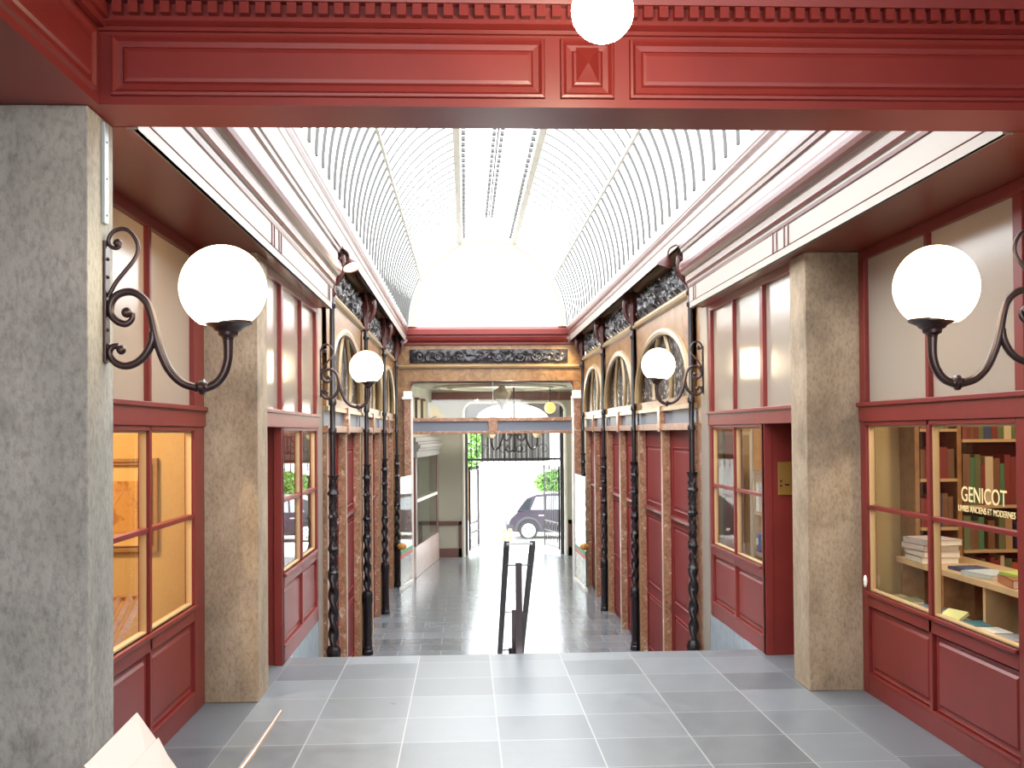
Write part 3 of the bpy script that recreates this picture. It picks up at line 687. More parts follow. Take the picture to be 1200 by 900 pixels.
# small clerestory lights on the left wall of the vestibule
for i in range(3):
    y = 25.0 + .95*i; x = -1.3 + .45*(y - FAR - .2)/(EY - FAR - .2)
    o = thing('clerestory_light', '%s of three small amber panes high on the vestibule left wall' % ('nearest', 'middle', 'farthest')[i], 'window', (x, y, 2.0))
    link('frame', MB().box(x - .02, x + .05, y - .06, y, 2.0, 2.72).box(x - .02, x + .09, y + .62, y + .68, 2.0, 2.72).box(x - .02, x + .09, y, y + .62, 2.0, 2.05).box(x - .02, x + .09, y, y + .62, 2.67, 2.72), VD, o)
    link('pane', MB().quad((x + .03, y, 2.05), (x + .09, y + .62, 2.05), (x + .09, y + .62, 2.67), (x + .03, y, 2.67)), pbr('amber_pane', (.55,.5,.28), .3), o)
# display window bulging from the left wall
dw = thing('display_window', 'projecting display window with grey curved cornice on left of vestibule', 'window', (-1.1, 26.6, LOW))
def offq(y, e): return -1.12 + .42*(y - 24.7)/3.9 + e
def strip(z0, z1, e, y0=24.7, y1=28.6):
    return MB().add([(-1.5,y0,z0),(offq(y0,e),y0,z0),(offq(y1,e),y1,z0),(-1.5,y1,z0),(-1.5,y0,z1),(offq(y0,e),y0,z1),(offq(y1,e),y1,z1),(-1.5,y1,z1)], [(0,3,2,1),(4,5,6,7),(0,1,5,4),(1,2,6,5),(2,3,7,6),(3,0,4,7)])
link('plinth', strip(LOW, -.62, .02), MARBLEP, dw, bevel=.01)
m = strip(1.35, 1.5, .05); 
for z0, z1, e in ((1.5,1.56,.09),(1.56,1.64,.13),(1.64,1.70,.08),(1.70,1.80,.03)):
    q = strip(z0, z1, e); m.add(q.v, q.f)
link('cornice', m, pbr('grey_moulding', (.30,.29,.27), .5), dw, bevel=.01)
for y in (24.75, 28.3):
    q = strip(-.62, 1.35, .015, y, y + .22); link('corner_post', q, VD, dw, bevel=.02)
link('sash_bar', strip(.35, .42, .02, 24.97, 28.3), WHITE, dw)
link('glass_pane', MB().quad((offq(24.97,0), 24.97, -.62), (offq(28.3,0), 28.3, -.62), (offq(28.3,0), 28.3, 1.35), (offq(24.97,0), 24.97, 1.35)), glass('display_glass', (.5,.56,.52), base=.18), dw)
link('backing', strip(-.62, 1.35, -.25, 24.97, 28.3), pbr('back_green_reflection', (.28,.33,.28), .8), dw)  # greenish reflection in the display glass put into the backing colour
# hanging lamp, amber globe, plaster pendant
ch = thing('hanging_lamp', 'dark scrolled two-armed hanging lamp with cream glass shades above gate', 'lamp', (1.18, 27., 2.98))
m = MB().tube([(1.18,27,2.98),(1.18,27,1.45)], .022, 8); m.sphere((1.18,27,1.45), .05, 12, 8); link('stem', m, IRON2, ch, smooth=True)
for sg in (-1, 1):
    pts = [(.04,1.80),(.14,1.96),(.24,1.92),(.27,1.80),(.20,1.70),(.10,1.74),(.10,1.83),(.17,1.85)]
    am = link('lamp_arm', MB().tube([(1.18 + sg*a, 27, z) for a, z in pts], .022, 6, 4).tube([(1.18 + sg*a, 27, z) for a, z in ((.22,1.94),(.30,1.72),(.36,1.56),(.44,1.49),(.52,1.54),(.56,1.66),(.56,1.76))], .024, 6, 4).tube([(1.18 + sg*a, 27, z) for a, z in ((.0,1.50),(.12,1.42),(.2,1.5),(.14,1.58))], .018, 6, 4), IRON2, ch, smooth=True)
    link('glass_shade', MB().lathe([(.06,0),(.10,.05),(.13,.14),(.16,.24),(.15,.24),(.12,.14),(.05,.02)], (1.18 + sg*.56, 27, 1.76), 18), pbr('cream_shade', (.75,.68,.5), .4, transl=.4), ch, smooth=True)
ag = thing('pendant_globe', 'small amber globe lamp hanging at upper right of the vestibule', 'lamp', (1.98, 26., 2.98))
link('globe', MB().sphere((1.98,26,2.46), .135, 20, 12), pbr('amber_globe', (.7,.45,.15), .3, emit=((1,.6,.2), .6)), ag, smooth=True)
link('rod', MB().tube([(1.98,26,2.98),(1.98,26,2.58)], .012), IRON2, ag)
pp = thing('plaster_pendant', 'pale scalloped plaster drop hanging from the vestibule ceiling', 'ornament', (.84, 25.6, 2.98))
link('drop', MB().lathe([(.05,0),(.08,-.06),(.17,-.12),(.20,-.18),(.16,-.30),(.08,-.42),(.03,-.52),(.006,-.62)], (.84, 25.6, 2.98), 20, rf=lambda r, th, z: r*(1 + .12*cos(7*th))), pbr('old_plaster', (.62,.58,.47), .7), pp, smooth=True)

# gate
gt = thing('iron_gate', 'tall dark iron gate with open leaves and spiked overthrow at the exit', 'gate', (1.27, 29.32, LOW))
GY = 29.32
for x in (OX0 + .06, OX1 - .06): link('gate_post', MB().box(x - .05, x + .05, GY - .05, GY + .05, LOW, OZ - .1), IRON2, gt)
m = MB().box(OX0 + .1, OX1 - .1, GY - .025, GY + .025, 1.16, 1.22).box(OX0 + .1, OX1 - .1, GY - .02, GY + .02, 2.02, 2.06)
i = 0; x = OX0 + .2
while x < OX1 - .15:
    m.tube([(x, GY, .98), (x, GY, 2.04)], .013, 6); m.tube([(x, GY, .98), (x, GY, .90)], [.02, .003], 6); x += .146
for sg, cx in ((1, .45), (-1, 2.05), (1, 1.0), (-1, 1.5)):
    m.tube([(cx + sg*(.16*(1 - j/20))*cos(j*.45), GY - .02, 1.45 + .16*(1 - j/20)*sin(j*.45)) for j in range(18)], .012, 5)
link('overthrow', m, IRON2, gt)
def leaf(xh, dx, name):
    m = MB(); A = Vector((xh, GY, 0)); D = Vector((dx, 1.2, 0)); 
    for k in range(9):
        p = A + D*(k/8); m.tube([(p.x, p.y, LOW + .1), (p.x, p.y, 1.0)], .013 if 0 < k < 8 else .025, 6)
    for z in (LOW + .15, LOW + .55, LOW + .8, .9):
        p = A + D; m.tube([(A.x, A.y, z), (p.x, p.y, z)], .02, 6)
    for z in (LOW + .35, LOW + .67): 
        for k in range(4):
            c = A + D*(.125 + k*.25); m.tube([(c.x + .0, c.y + .1*cos(j*.6), z + .1*sin(j*.6)) for j in range(12)], .01, 5)
    link('gate_leaf', m, IRON2, gt)
leaf(OX0 + .14, .26, 'l'); leaf(OX1 - .14, -.30, 'r')
# slatted boards above and behind the gate
sb = thing('slatted_board', 'grey ribbed board hanging behind the two-armed lamp above gate', 'board', (1.27, 29.9, 1.9))
m = MB(); x = .42
while x < 2.2:
    m.box(x, x + .111, 29.86, 29.9, 1.14, 2.06); x += .115
link('slats', m, pbr('grey_board', (.17,.17,.165), .6), sb)
link('batten', MB().box(.40, 2.22, 29.9, 29.94, 2.0, 2.08).box(.40, 2.22, 29.9, 29.94, 1.12, 1.18), pbr('grey_batten', (.14,.12,.12), .6), sb)
link('hanger', MB().box(.40, .45, 29.88, 29.93, 2.0, 2.3).box(2.17, 2.22, 29.88, 29.93, 2.0, 2.3), IRON2, sb)
fb = thing('arched_header', 'dark slatted header with an arched opening to the sky above gate', 'header', (1.27, 29.7, 2.2))
na = 24; A = [(1.245 - .98*cos(pi*i/na), 2.20 + .46*sin(pi*i/na)) for i in range(na + 1)]
T = [(-.05 + 2.64*i/na, 2.75) for i in range(na + 1)]
m = MB()
for y in (29.60, 29.66): m.grid([[(p[0], y, p[1]) for p in A], [(p[0], y, p[1]) for p in T]])
m.grid([[(p[0], 29.60, p[1]) for p in A], [(p[0], 29.66, p[1]) for p in A]])
m.box(-.05, .265, 29.60, 29.66, 2.16, 2.22).box(2.225, 2.59, 29.60, 29.66, 2.16, 2.22)
m.add([(-.05,29.6,2.2),(.265,29.6,2.2),(-.05,29.6,2.75)], [(0,1,2)]); m.add([(2.59,29.6,2.2),(2.225,29.6,2.2),(2.59,29.6,2.75)], [(0,1,2)])
link('header_board', m, pbr('dark_header', (.10,.09,.09), .6), fb)
link('centre_bar', MB().box(1.2, 1.24, 29.58, 29.62, 2.2, 2.7), IRON2, fb)

# ------------------------------------------------------------------ street
GRD = pbr('pale_paving', (.62,.61,.58), .8)
struct('ground', MB().box(-14, 16, 29.4, 33.5, LOW - .1, LOW - .02), GRD)
struct('ground', MB().box(-30, 34, 33.5, 60, -1.7, -1.6), GRD)
struct('ground', MB().box(-30, 34, 33.4, 33.55, -1.7, LOW - .02), GRD)
solo('building', MB().box(-12, -2.0, 47, 52, -1.6, 5).box(-2.0, 14, 47, 52, -1.6, 3.2).prism([(-12, 5), (-2, 5), (-7, 7.5)], 'y', 47, 52), OUTW, 'pale building across the street beyond the gate', 'building')
LEAF = pbr('hedge_leaves', (.16,.36,.06), .6, noise_=(40., (.07,.17,.03), .4, .65))
def bush(name, label, cx, cy, cz, sx, sy, sz, n, cat):
    m = MB(); rnd = random.Random(int(cx*100))
    for i in range(n):
        d = Vector((rnd.gauss(0,1), rnd.gauss(0,1), rnd.gauss(0,1))).normalized()*(.55 + .45*rnd.random()); p = Vector((cx + d.x*sx, cy + d.y*sy, cz + d.z*sz))
        a = Vector((rnd.gauss(0,1), rnd.gauss(0,1), rnd.gauss(0,1))).normalized()*.07; b = a.cross(Vector((rnd.gauss(0,1), rnd.gauss(0,1), rnd.gauss(0,1)))).normalized()*.05
        m.quad(p - a, p + b, p + a, p - b)
    o = thing(name, label, cat, (cx, cy, -1.6)); link('foliage', m, LEAF, o)
    link('stem', MB().tube([(cx, cy, -1.6), (cx, cy, cz)], .06), CARD, o); return o
bush('hedge', 'green clipped hedge behind the parked car', 3.9, 44, -.1, 1.25, .6, .55, 3000, 'hedge')
bush('street_tree', 'light green tree across the street left of the gate opening', .05, 44.5, 1.6, .8, .6, 1.3, 2500, 'tree')
# car: side towards us, front to the right
car = thing('car', 'dark purple hatchback parked across the street beyond the gate', 'car', (1.33, 37, -1.6))
CX, CYY, CZ = 1.36, 37., -1.6; CW = .82
PAINT = pbr('dark_purple_paint', (.013,.006,.018), .3, coat=.35); GRYP = pbr('grey_plastic', (.03,.03,.035), .7); DG = pbr('car_glass', (.02,.025,.03), .08); TY = pbr('tyre', (.02,.02,.02), .8); HUB = pbr('hub_silver', (.6,.6,.62), .3, metal=.4)
prof = [(.02,.30),(0,.45),(.03,.60),(.08,.70),(.18,.80),(.30,.92),(.60,.945),(2.55,.95),(3.35,.86),(3.68,.70),(3.75,.45),(3.72,.28),(3.2,.24),(.35,.24)]
def loft(pr, taper, y0, y1, mt, name, par):
    m = MB(); n_ = len(pr); c = [(sum(p[0] for p in pr)/n_), (sum(p[1] for p in pr)/n_)]
    rows = []
    for y, k in ((y0, .94), (y0 + .06, 1.), (y1 - .06, 1.), (y1, .94)):
        rows.append([(CX + c[0] + (p[0]-c[0])*(1 if k == 1 else .985), CYY + y, CZ + c[1] + (p[1]-c[1])*k) for p in pr])
    k0 = len(m.v); m.grid(rows, 0, True); m.f.append(tuple(range(n_))); m.f.append(tuple(3*n_ + i for i in range(n_))); m.m += [0,0]
    return link(name, m, mt, par, smooth=True, bevel=.0)
loft(prof, 1, -CW, CW, PAINT, 'body', car)
roof = [(.30,.93),(.42,1.10),(.62,1.34),(.95,1.46),(1.5,1.50),(2.0,1.47),(2.35,1.33),(2.85,.95)]
m = MB(); rows = []
for k, y in ((0, -CW + .04), (1, CW - .04)):
    rows.append([(CX + p[0], CYY + (y if p[1] < 1 else y*(1 - .16*(p[1]-.93)/.57)), CZ + p[1]) for p in roof])
m.grid(rows); n_ = len(roof); m.add(rows[0], [tuple(range(n_))]); m.add(rows[1], [tuple(range(n_))])
link('cabin', m, PAINT, car, smooth=True)
def win(pts, name='side_window'):
    link(name, MB().add([(CX + p[0], CYY + (-CW + .04)*(1 - .16*(p[1]-.93)/.57) - .006, CZ + p[1]) for p in pts], [tuple(range(len(pts)))]), DG if name != 'side_window' else WING, car)
WING = pbr('car_window_glare', (.3,.34,.36), .05, spec=1.)  # glare on the side windows put into a paler glass colour
win([(.36,.98),(.68,.98),(.78,1.35),(.62,1.28),(.46,1.10)], 'rear_quarter_glass'); win([(.74,.98),(1.18,.98),(1.22,1.40),(.92,1.38)]); win([(1.24,.98),(2.12,.98),(2.0,1.34),(1.70,1.41),(1.28,1.41)])
for xw_ in (.66, 3.02):
    yy = CYY - CW
    ar_ = MB().tube([(CX + xw_ + .40*cos(pi*i/14), yy + .0, CZ + .31 + .40*sin(pi*i/14)) for i in range(15)], .055, 8); link('wheel_arch', ar_, GRYP, car, smooth=True)
    for y_ in (yy - .02, CYY + CW - .18):
        wl = link('wheel', MB().tube([(CX + xw_, y_, CZ + .31), (CX + xw_, y_ + .2, CZ + .31)], .31, 28), TY, car)
        hb = MB().tube([(CX + xw_, y_ - .012, CZ + .31), (CX + xw_, y_ + .03, CZ + .31)], .225, 28); link('hub_cap', hb, HUB, wl)
        hh = MB()
        for j in range(6): hh.tube([(CX + xw_ + .13*cos(j*pi/3 + .5), y_ - .016, CZ + .31 + .13*sin(j*pi/3 + .5)), (CX + xw_ + .13*cos(j*pi/3 + .5), y_, CZ + .31 + .13*sin(j*pi/3 + .5))], .026, 8)
        link('hub_hole', hh, TY, wl)
link('rear_bumper', MB().box(CX - .05, CX + .22, CYY - CW - .01, CYY + CW + .01, CZ + .28, CZ + .52), GRYP, car, bevel=.05)
link('sill_trim', MB().box(CX + 1.05, CX + 2.65, CYY - CW - .01, CYY - CW + .05, CZ + .24, CZ + .36), GRYP, car, bevel=.02)
link('door_handle', MB().box(CX + 1.0, CX + 1.2, CYY - CW - .02, CYY - CW, CZ + .78, CZ + .81), HUB, car)
link('door_seam', MB().box(CX + 1.235, CX + 1.245, CYY - CW - .003, CYY - CW, CZ + .36, CZ + .93), TY, car)
# two short bollards and a low barrier rod
for i, x in enumerate((1.12, 1.30)):
    o = thing('bollard', '%s of two stubby brown bollards on the pavement before the car' % ('left', 'right')[i], 'bollard', (x, 33., LOW - .02))
    link('post', MB().lathe([(.07,0),(.07,.06),(.055,.08),(.055,.30),(.065,.32),(.05,.37),(.0001,.38)], (x, 33., LOW - .02), 12), CARD, o, smooth=True)
    link('band', MB().lathe([(.06,.18),(.062,.19),(.062,.24),(.06,.25)], (x, 33., LOW - .02), 12), PAPER, o)

# ------------------------------------------------------------------ stair handrail
hr = thing('handrail', 'black double handrail on three posts down the middle of the steps', 'handrail', (.45, 9.75, 0))
HB = pbr('black_steel', (.03,.018,.02), .35, metal=.3)
ya, yb = 9.68, 11.85; za, zb_ = .93, -.42
def hz(y): return za + (zb_ - za)*(y - ya)/(yb - ya)
for x in (.35, .575):
    m = MB(); A = Vector((x, ya, za)); B = Vector((x, yb, zb_))
    m.add([(x-.026, ya, za-.03), (x+.026, ya, za-.03), (x+.026, ya, za+.03), (x-.026, ya, za+.03), (x-.026, yb, zb_-.03), (x+.026, yb, zb_-.03), (x+.026, yb, zb_+.03), (x-.026, yb, zb_+.03)], [(0,1,2,3),(4,7,6,5),(0,4,5,1),(1,5,6,2),(2,6,7,3),(3,7,4,0)])
    link('rail', m, HB, hr, bevel=.006)
link('end_bar', MB().box(.35, .575, ya - .01, ya + .02, za - .005, za + .012), STEEL, hr)
for y, gz in ((9.86, -.1625), (10.75, -.65), (11.6, -1.1375)):
    z = hz(y) - .07; link('post', MB().box(.433, .490, y - .02, y + .02, gz, z), HB, hr)
    link('cross_bar', MB().tube([(.35, y, z - .02), (.575, y, z - .02)], .006, 8), HB, hr)

# ------------------------------------------------------------------ shop interiors
def room(s, xp, y0, y1, depth, wall, flr, zf=0.):
    x1 = xp + s*depth
    struct('wall_%s' % SIDE[s], MB().box(x1, x1 + s*.1, y0, y1, zf - .1, SOF), wall)
    struct('wall_%s' % SIDE[s], MB().box(xp + s*.06, x1, y1, y1 + .06, zf - .1, SOF), wall)
    struct('wall_%s' % SIDE[s], MB().box(xp + s*.06, x1, y0 - .06, y0, zf - .1, SOF), wall)
    struct('floor', MB().box(xp + s*.06, x1, y0, y1, zf - .05, zf + .002), flr)
FLR = pbr('shop_floor', (.25,.2,.14), .6)
room(-1, XW[-1], 4.6, 8.20, 2.2, YEL, FLR, .0)
room(1, XW[1], 4.6, 8.42, 2.2, YELR, FLR, .0)
room(-1, X2[-1] - .0, 9.42, 11.75, 2.2, pbr('pale_shop_wall', (.6,.58,.48), .7), FLR, .0)
room(1, X2[1] + .0, 9.52, 11.75, 2.2, YELR, FLR, .0)
def plight(name, loc, e, col, r=.12):
    l = bpy.data.lights.new(name, 'POINT'); l.energy = e; l.color = col; l.shadow_soft_size = r
    o = bpy.data.objects.new(name, l); COL.objects.link(o); o.location = loc; return o
plight('vestibule_lamp', (1.0, 26.2, 2.3), 60, (1,.92,.78))
plight('shop_lamp', (-2.9, 6.6, 2.9), 95, (1,.78,.45))
plight('shop_lamp', (3.7, 6.6, 2.7), 30, (1,.82,.55))
plight('shop_lamp', (-2.6, 10.6, 2.7), 45, (1,.95,.85))
plight('shop_lamp', (3.5, 10.6, 2.7), 18, (1,.88,.66))
# left shop: picture and slatted rack
pc = thing('framed_picture', 'large gilt double-framed picture on the ochre wall inside left shop', 'picture', (-2.9, 8.19, 1.2))
def ringY(m, x0, x1, z0, z1, w_, y0, y1): m.box(x0, x1, y0, y1, z0, z0 + w_).box(x0, x1, y0, y1, z1 - w_, z1).box(x0, x0 + w_, y0, y1, z0 + w_, z1 - w_).box(x1 - w_, x1, y0, y1, z0 + w_, z1 - w_)
m = MB(); ringY(m, -3.1, -2.215, 1.06, 1.735, .03, 8.16, 8.2); ringY(m, -3.06, -2.25, 1.10, 1.695, .008, 8.155, 8.2); link('outer_frame', m, pbr('gilt_brown', (.35,.2,.06), .35), pc, bevel=.003)
link('mount', MB().box(-3.07, -2.245, 8.185, 8.195, 1.09, 1.705), pbr('yellow_mount', (.72,.52,.2), .7), pc)
link('print', MB().box(-2.98, -2.36, 8.178, 8.185, 1.2, 1.57), veined('sepia_print', [(.35, (.55,.28,.06)), (.5, (.64,.36,.09)), (.62, (.40,.18,.04))], 6., .5), pc)
sk = thing('slatted_rack', 'slanted wooden slatted rack behind the lower pane of left shop', 'rack', (-2.3, 6.9, .7))
m = MB()
B0 = Vector((-1.97, 6.32, .68)); U = Vector((-.07, .82, .21)); V_ = Vector((-.22, .06, -.03))
for k in range(4):
    a = B0 + V_*(k/3.); b = a + U; m.tube([a, b], .026, 4)
link('slat', m, WOOD, sk)
link('cross_rail', MB().tube([B0 - V_*.05, B0 + V_*1.02], .016, 6).tube([B0 + U - V_*.05, B0 + U + V_*1.02], .016, 6), WOOD, sk)
link('rack_leg', MB().tube([B0 + U, (B0.x - .07, B0.y + .82, .0)], .015, 6).tube([B0 + U + V_*.95, (B0.x - .28, B0.y + .88, .0)], .015, 6).tube([B0, (B0.x, B0.y, 0)], .015, 6).tube([B0 + V_*.95, (B0.x - .21, B0.y + .06, 0)], .015, 6), WOOD, sk)

# right bookshop: bookcase on the far wall
BKY = 8.12
bc = thing('bookcase', 'tall wooden bookcase behind the gilt-lettered pane', 'bookcase', (3.9, BKY + .15, 0))
m = MB()
for x in (3.34, 3.66, 4.5): m.box(x - .018, x + .018, BKY, BKY + .29, 0, 2.25)
m.box(3.34, 4.5, BKY, BKY + .29, 2.2, 2.25)
link('carcass', m, WOOD, bc, bevel=.003)
link('back_panel', MB().box(3.34, 4.5, BKY + .27, BKY + .29, 0, 2.2), pbr('dark_back', (.09,.04,.02), .7), bc)
SH = [(3.36,3.64,.75),(3.36,3.64,1.17),(3.36,3.64,1.53),(3.36,3.64,1.9),(3.68,4.48,.72),(3.68,4.48,1.0),(3.68,4.48,1.33),(3.68,4.48,1.82)]
for a, b, z in SH: link('shelf', MB().box(a, b, BKY - .01, BKY + .27, z - .022, z), WOODL, bc)
BC = {'dark red': (.20,.03,.025), 'brown leather': (.17,.08,.035), 'olive green': (.12,.15,.06), 'cream': (.62,.52,.33), 'dark blue': (.04,.06,.13), 'tan': (.42,.26,.12), 'green': (.05,.2,.09), 'orange red': (.45,.09,.03)}
BM = {k: pbr('book_' + k.replace(' ', '_'), v, .55) for k, v in BC.items()}
PG = pbr('book_pages', (.6,.52,.38), .8)
WHERE = {.75: 'lowest left shelf', 1.17: 'second left shelf', 1.53: 'third left shelf', 1.9: 'top left shelf', .72: 'lowest right shelf', 1.0: 'second right shelf', 1.33: 'wide shelf under gilt letters', 1.82: 'top right shelf'}
rnd = random.Random(11)
for a, b, z in SH:
    x = a + .012; hm = {1.33: .42, 1.82: .3, 1.0: .26, .72: .24}.get(z, .29)
    while x < b - .05:
        w_ = rnd.uniform(.028, .06); h_ = hm*rnd.uniform(.72, .98); d_ = rnd.uniform(.16, .22)
        if z == 1.33 and abs(x - 3.86) < .03: c = 'cream'; h_ = .36; w_ = .06
        else: c = rnd.choice(list(BC)[:3] + list(BC)) if z != 1.33 else rnd.choice(['dark red', 'dark blue', 'brown leather', 'green', 'olive green'])
        if x + w_ > b - .005: break
        o = thing('book', '%s book standing on %s behind lettered pane' % (c, WHERE[z]), 'book', (x + w_/2, BKY + .02, z), 'books on the %s' % WHERE[z])
        link('cover', MB().box(x, x + .004, BKY + .02, BKY + .02 + d_, z, z + h_).box(x + w_ - .004, x + w_, BKY + .02, BKY + .02 + d_, z, z + h_).box(x, x + w_, BKY + .015, BKY + .021, z, z + h_), BM[c], o)
        link('pages', MB().box(x + .004, x + w_ - .004, BKY + .021, BKY + .015 + d_, z + .004, z + h_ - .006), PG, o)
        x += w_ + .002 + (rnd.random() < .1)*.03
# display shelf unit by the window and ledge
ds = thing('display_shelf', 'low wooden display shelf with books inside bookshop window', 'shelf', (3.3, 7.1, 0))
link('shelf_top', MB().box(3.14, 3.62, 6.0, 8.05, .93, .97), WOODL, ds, bevel=.004)
for y in (6.02, 6.7, 7.3, 8.0): link('upright', MB().box(3.17, 3.60, y, y + .035, .0, .93), WOODL if y < 7 else WOOD, ds)
link('back_board', MB().box(3.60, 3.62, 6.0, 8.05, .0, .93), WOOD, ds)
ld = thing('window_ledge', 'pale display ledge at the foot of bookshop window', 'ledge', (3.03, 6.9, .66))
link('ledge_board', MB().box(2.96, 3.16, 5.75, 8.0, .66, .70), WOODL, ld)
link('ledge_bracket', MB().box(2.96, 3.1, 6.2, 6.24, .0, .66).box(2.96, 3.1, 7.5, 7.54, .0, .66), WOOD, ld)
def flat(x, y, z, w_, d_, h_, rot, cm, label, tilt=0.):
    o = thing('book', label, 'book', (x, y, z)); o.rotation_euler = (0, tilt, rot); off = Vector((x, y, z))
    link('cover', MB().box(x - w_/2, x + w_/2, y - d_/2, y + d_/2, z, z + .004).box(x - w_/2, x + w_/2, y - d_/2, y + d_/2, z + h_ - .004, z + h_).box(x - w_/2, x - w_/2 + .004, y - d_/2, y + d_/2, z, z + h_), cm, o)
    link('pages', MB().box(x - w_/2 + .004, x + w_/2 - .005, y - d_/2 + .005, y + d_/2 - .005, z + .004, z + h_ - .004), PAPER, o)
Bm = lambda n, c: pbr('book_' + n, c, .5)
flat(3.28, 6.85, .97, .22, .30, .03, .2, Bm('pale_blue', (.5,.58,.56)), 'pale blue-green flat book on the display shelf')
flat(3.30, 6.45, .97, .24, .32, .05, -.2, Bm('rust', (.45,.17,.08)), 'thick rust-coloured flat book on the display shelf')
flat(3.30, 6.45, 1.021, .19, .26, .02, .1, Bm('lime', (.45,.6,.12)), 'lime green booklet lying on the rust-coloured book')
flat(3.30, 6.15, .97, .22, .22, .06, .1, BM['tan'], 'tan book at the near end of the display shelf')
flat(3.3, 7.15, .97, .2, .28, .02, .05, BM['dark blue'], 'dark blue flat book on the display shelf')
for k in range(4): flat(3.27 + .008*(k % 2), 7.72 + .012*(k % 3), .97 + k*.041, .26, .34, .04, .06*(k - 1), Bm('ivory%d' % k, (.62 - .03*k,.55 - .03*k,.42)), '%s ivory volume in the stack at the back of the display shelf' % ('bottom', 'second', 'third', 'top')[k])
LG = [(7.6,'olive',(.2,.22,.1)),(7.25,'slate',(.12,.17,.2)),(6.62,'teal',(.06,.2,.22)),(6.38,'white',(.7,.68,.6)),(6.15,'grey',(.3,.32,.33)),(5.9,'cream',(.6,.5,.3))]
for y, nme, c in LG: flat(3.06, y, .70, .15, .2, .025, rnd.uniform(-.3, .3), Bm('ledge_' + nme, c), '%s paperback lying on the window ledge of the bookshop' % nme)
flat(3.06, 6.92, .705, .13, .18, .02, .3, Bm('lemon', (.8,.78,.3)), 'small lemon yellow paperback leaning on the window ledge', -.5)
# right far shop and left far shop: shelf units with stock
WHITEF = pbr('white_file', (.75,.74,.68), .6)
for s in (1, -1):
    xs = X2[s] + s*.42; cn = SIDE[s]
    u = thing('shelf_unit', 'wooden shelf unit inside the %s shopfront by the steps' % cn, 'shelf', (xs, 10.9, 0))
    m = MB().box(xs, xs + s*.3, 9.75, 9.79, 0, 1.9).box(xs, xs + s*.3, 11.3, 11.34, 0, 1.9)
    link('upright', m, WOODL, u)
    for z in (.66, 1.08, 1.5): link('shelf', MB().box(xs, xs + s*.3, 9.75, 11.34, z - .03, z), WOODL, u)
    y = 9.84; i = 0
    while y < 11.2:
        for z in (.66, 1.08):
            h_ = rnd.uniform(.16, .30); w_ = rnd.uniform(.10, .2); nm = ['white', 'blue', 'grey', 'brown', 'red'][(i*3 + int(z*10)) % 5]
            c = {'white': WHITEF, 'blue': Bm('box_blue', (.05,.13,.4)), 'grey': STEEL, 'brown': CARD, 'red': BM['orange red']}[nm]
            o = thing('file_box', '%s file box on the %s shelf inside the %s shop by the steps' % (nm, 'lower' if z < .8 else 'upper', cn), 'box', (xs + s*.12, y + w_/2, z), '%s boxes %s %s' % (nm, cn, 'lower' if z < .8 else 'upper'))
            link('box', MB().box(xs + s*.02, xs + s*.24, y, y + w_, z, z + h_), c, o, bevel=.004)
            link('spine_label', MB().box(xs + s*.016, xs + s*.02, y + w_*.3, y + w_*.7, z + h_*.4, z + h_*.75), PAPER, o)
        y += .27; i += 1

# ------------------------------------------------------------------ open book in the foreground
bk = thing('open_book', 'open book with bright white pages and brown cover at bottom left corner', 'book', (-.6, 2.45, 1.03))
def page(pts, th, nrm):
    n_ = Vector(nrm).normalized()*th; P = [Vector(p) for p in pts]
    return MB().add(P + [p - n_ for p in P], [(0,1,2,3),(7,6,5,4),(0,4,5,1),(1,5,6,2),(2,6,7,3),(3,7,4,0)])
Lp = [(-.60, 2.30, 1.05), (-.60, 2.60, 1.05), (-.752, 2.60, 1.268), (-.766, 2.30, 1.24)]
Rp = [(-.59, 2.60, 1.05), (-.59, 2.30, 1.05), (-.432, 2.30, 1.262), (-.428, 2.60, 1.268)]
link('left_pages', page(Lp, .006, (.8,0,.6)), PAPER, bk); link('right_pages', page(Rp, .004, (-.8,0,.6)), PAPER, bk)
L2 = [(-.60, 2.30, 1.06), (-.60, 2.52, 1.06), (-.70, 2.57, 1.215), (-.71, 2.30, 1.20)]
link('loose_leaf', page([Vector(p) + Vector((.004,0,.003)) for p in L2], .001, (.8,0,.6)), PAPER, bk)
cv = page([Vector(p) - Vector((.8,0,.6))*.0065 for p in Lp], .003, (.8,0,.6)); q = page([Vector(p) - Vector((-.8,0,.6))*.0045 for p in Rp], .003, (-.8,0,.6)); cv.add(q.v, q.f)
link('cover', cv, CARD, bk)
bs = thing('book_stand', 'wooden stand holding the open book at bottom left', 'stand', (-.6, 2.45, 0))
m = MB()
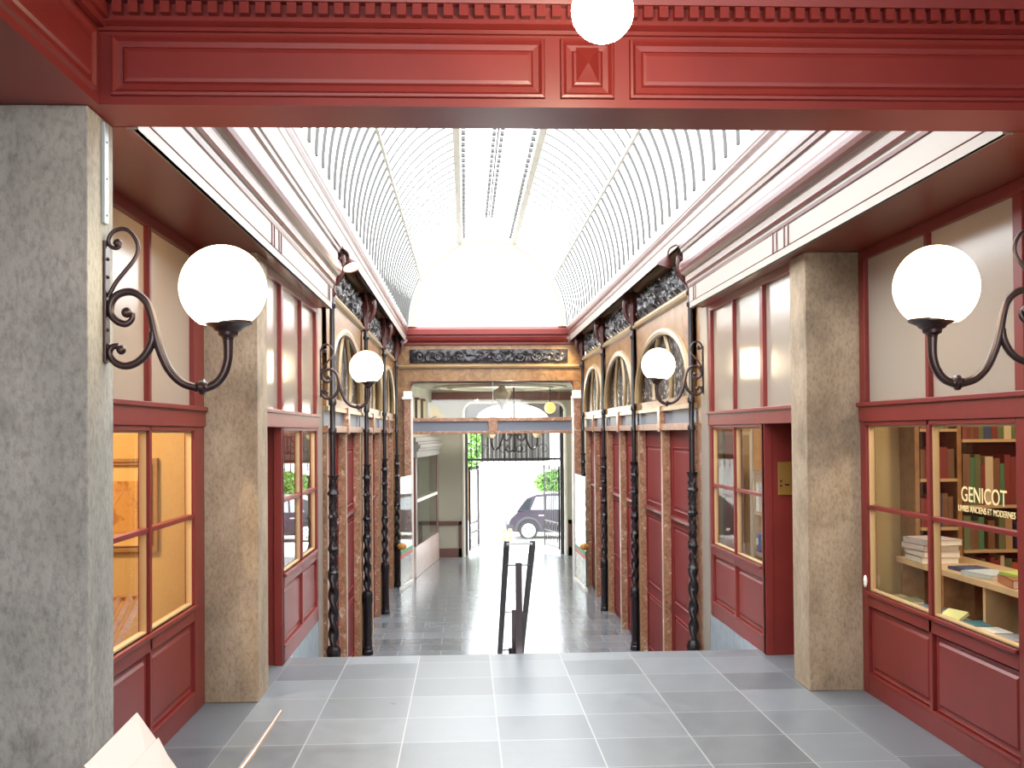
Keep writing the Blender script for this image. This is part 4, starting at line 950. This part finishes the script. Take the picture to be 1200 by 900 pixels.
for sg in (-1, 1): m.add([(-.595, 2.34, 1.02), (-.595, 2.56, 1.02), (-.595 + sg*.09, 2.56, 1.135), (-.595 + sg*.09, 2.34, 1.135), (-.595, 2.34, 1.0), (-.595, 2.56, 1.0), (-.595 + sg*.10, 2.56, 1.12), (-.595 + sg*.10, 2.34, 1.12)], [(0,1,2,3),(7,6,5,4),(0,4,5,1),(1,5,6,2),(2,6,7,3),(3,7,4,0)])
link('cradle', m, WOOD, bs); link('post', MB().box(-.615, -.575, 2.43, 2.47, .03, 1.0), WOOD, bs); link('base', MB().box(-.75, -.44, 2.3, 2.6, 0, .03), WOOD, bs, bevel=.005)

# ------------------------------------------------------------------ world, camera, view
wd = bpy.data.worlds.new('overcast_sky'); S.world = wd; wd.use_nodes = True; t = wd.node_tree; t.nodes.clear()
o_ = t.nodes.new('ShaderNodeOutputWorld'); b_ = t.nodes.new('ShaderNodeBackground'); t.links.new(b_.outputs[0], o_.inputs[0])
b_.inputs[0].default_value = (.95, .98, 1., 1); b_.inputs[1].default_value = 4.0

cam = bpy.data.cameras.new('camera'); co_ = bpy.data.objects.new('camera', cam); COL.objects.link(co_); S.camera = co_
yaw, pit, rol = radians(2.87), radians(1.0), radians(-.46)
F_ = 1309.; SX, SY = 10.7, 33.5
fw = Vector((sin(yaw)*cos(pit), cos(yaw)*cos(pit), sin(pit))); r0 = Vector((cos(yaw), -sin(yaw), 0)); u0 = r0.cross(fw)
rx = cos(rol)*r0 + sin(rol)*u0; ux = -sin(rol)*r0 + cos(rol)*u0
co_.matrix_world = Matrix(((rx.x, ux.x, -fw.x, 0), (rx.y, ux.y, -fw.y, 0), (rx.z, ux.z, -fw.z, H), (0,0,0,1)))
cam.sensor_fit = 'HORIZONTAL'; cam.sensor_width = 36; cam.lens = F_/1200*36; cam.shift_x = -SX/1200; cam.shift_y = SY/1200; cam.clip_end = 300; cam.clip_start = .05
v = S.view_settings; v.view_transform = 'Standard'; v.look = 'None'; v.gamma = 1; v.exposure = 1.25; v.use_curve_mapping = False
S.cycles.max_bounces = 10; S.cycles.diffuse_bounces = 5; S.cycles.glossy_bounces = 4; S.cycles.transparent_max_bounces = 16; S.cycles.sample_clamp_indirect = 6.; S.cycles.caustics_reflective = False; S.cycles.caustics_refractive = False
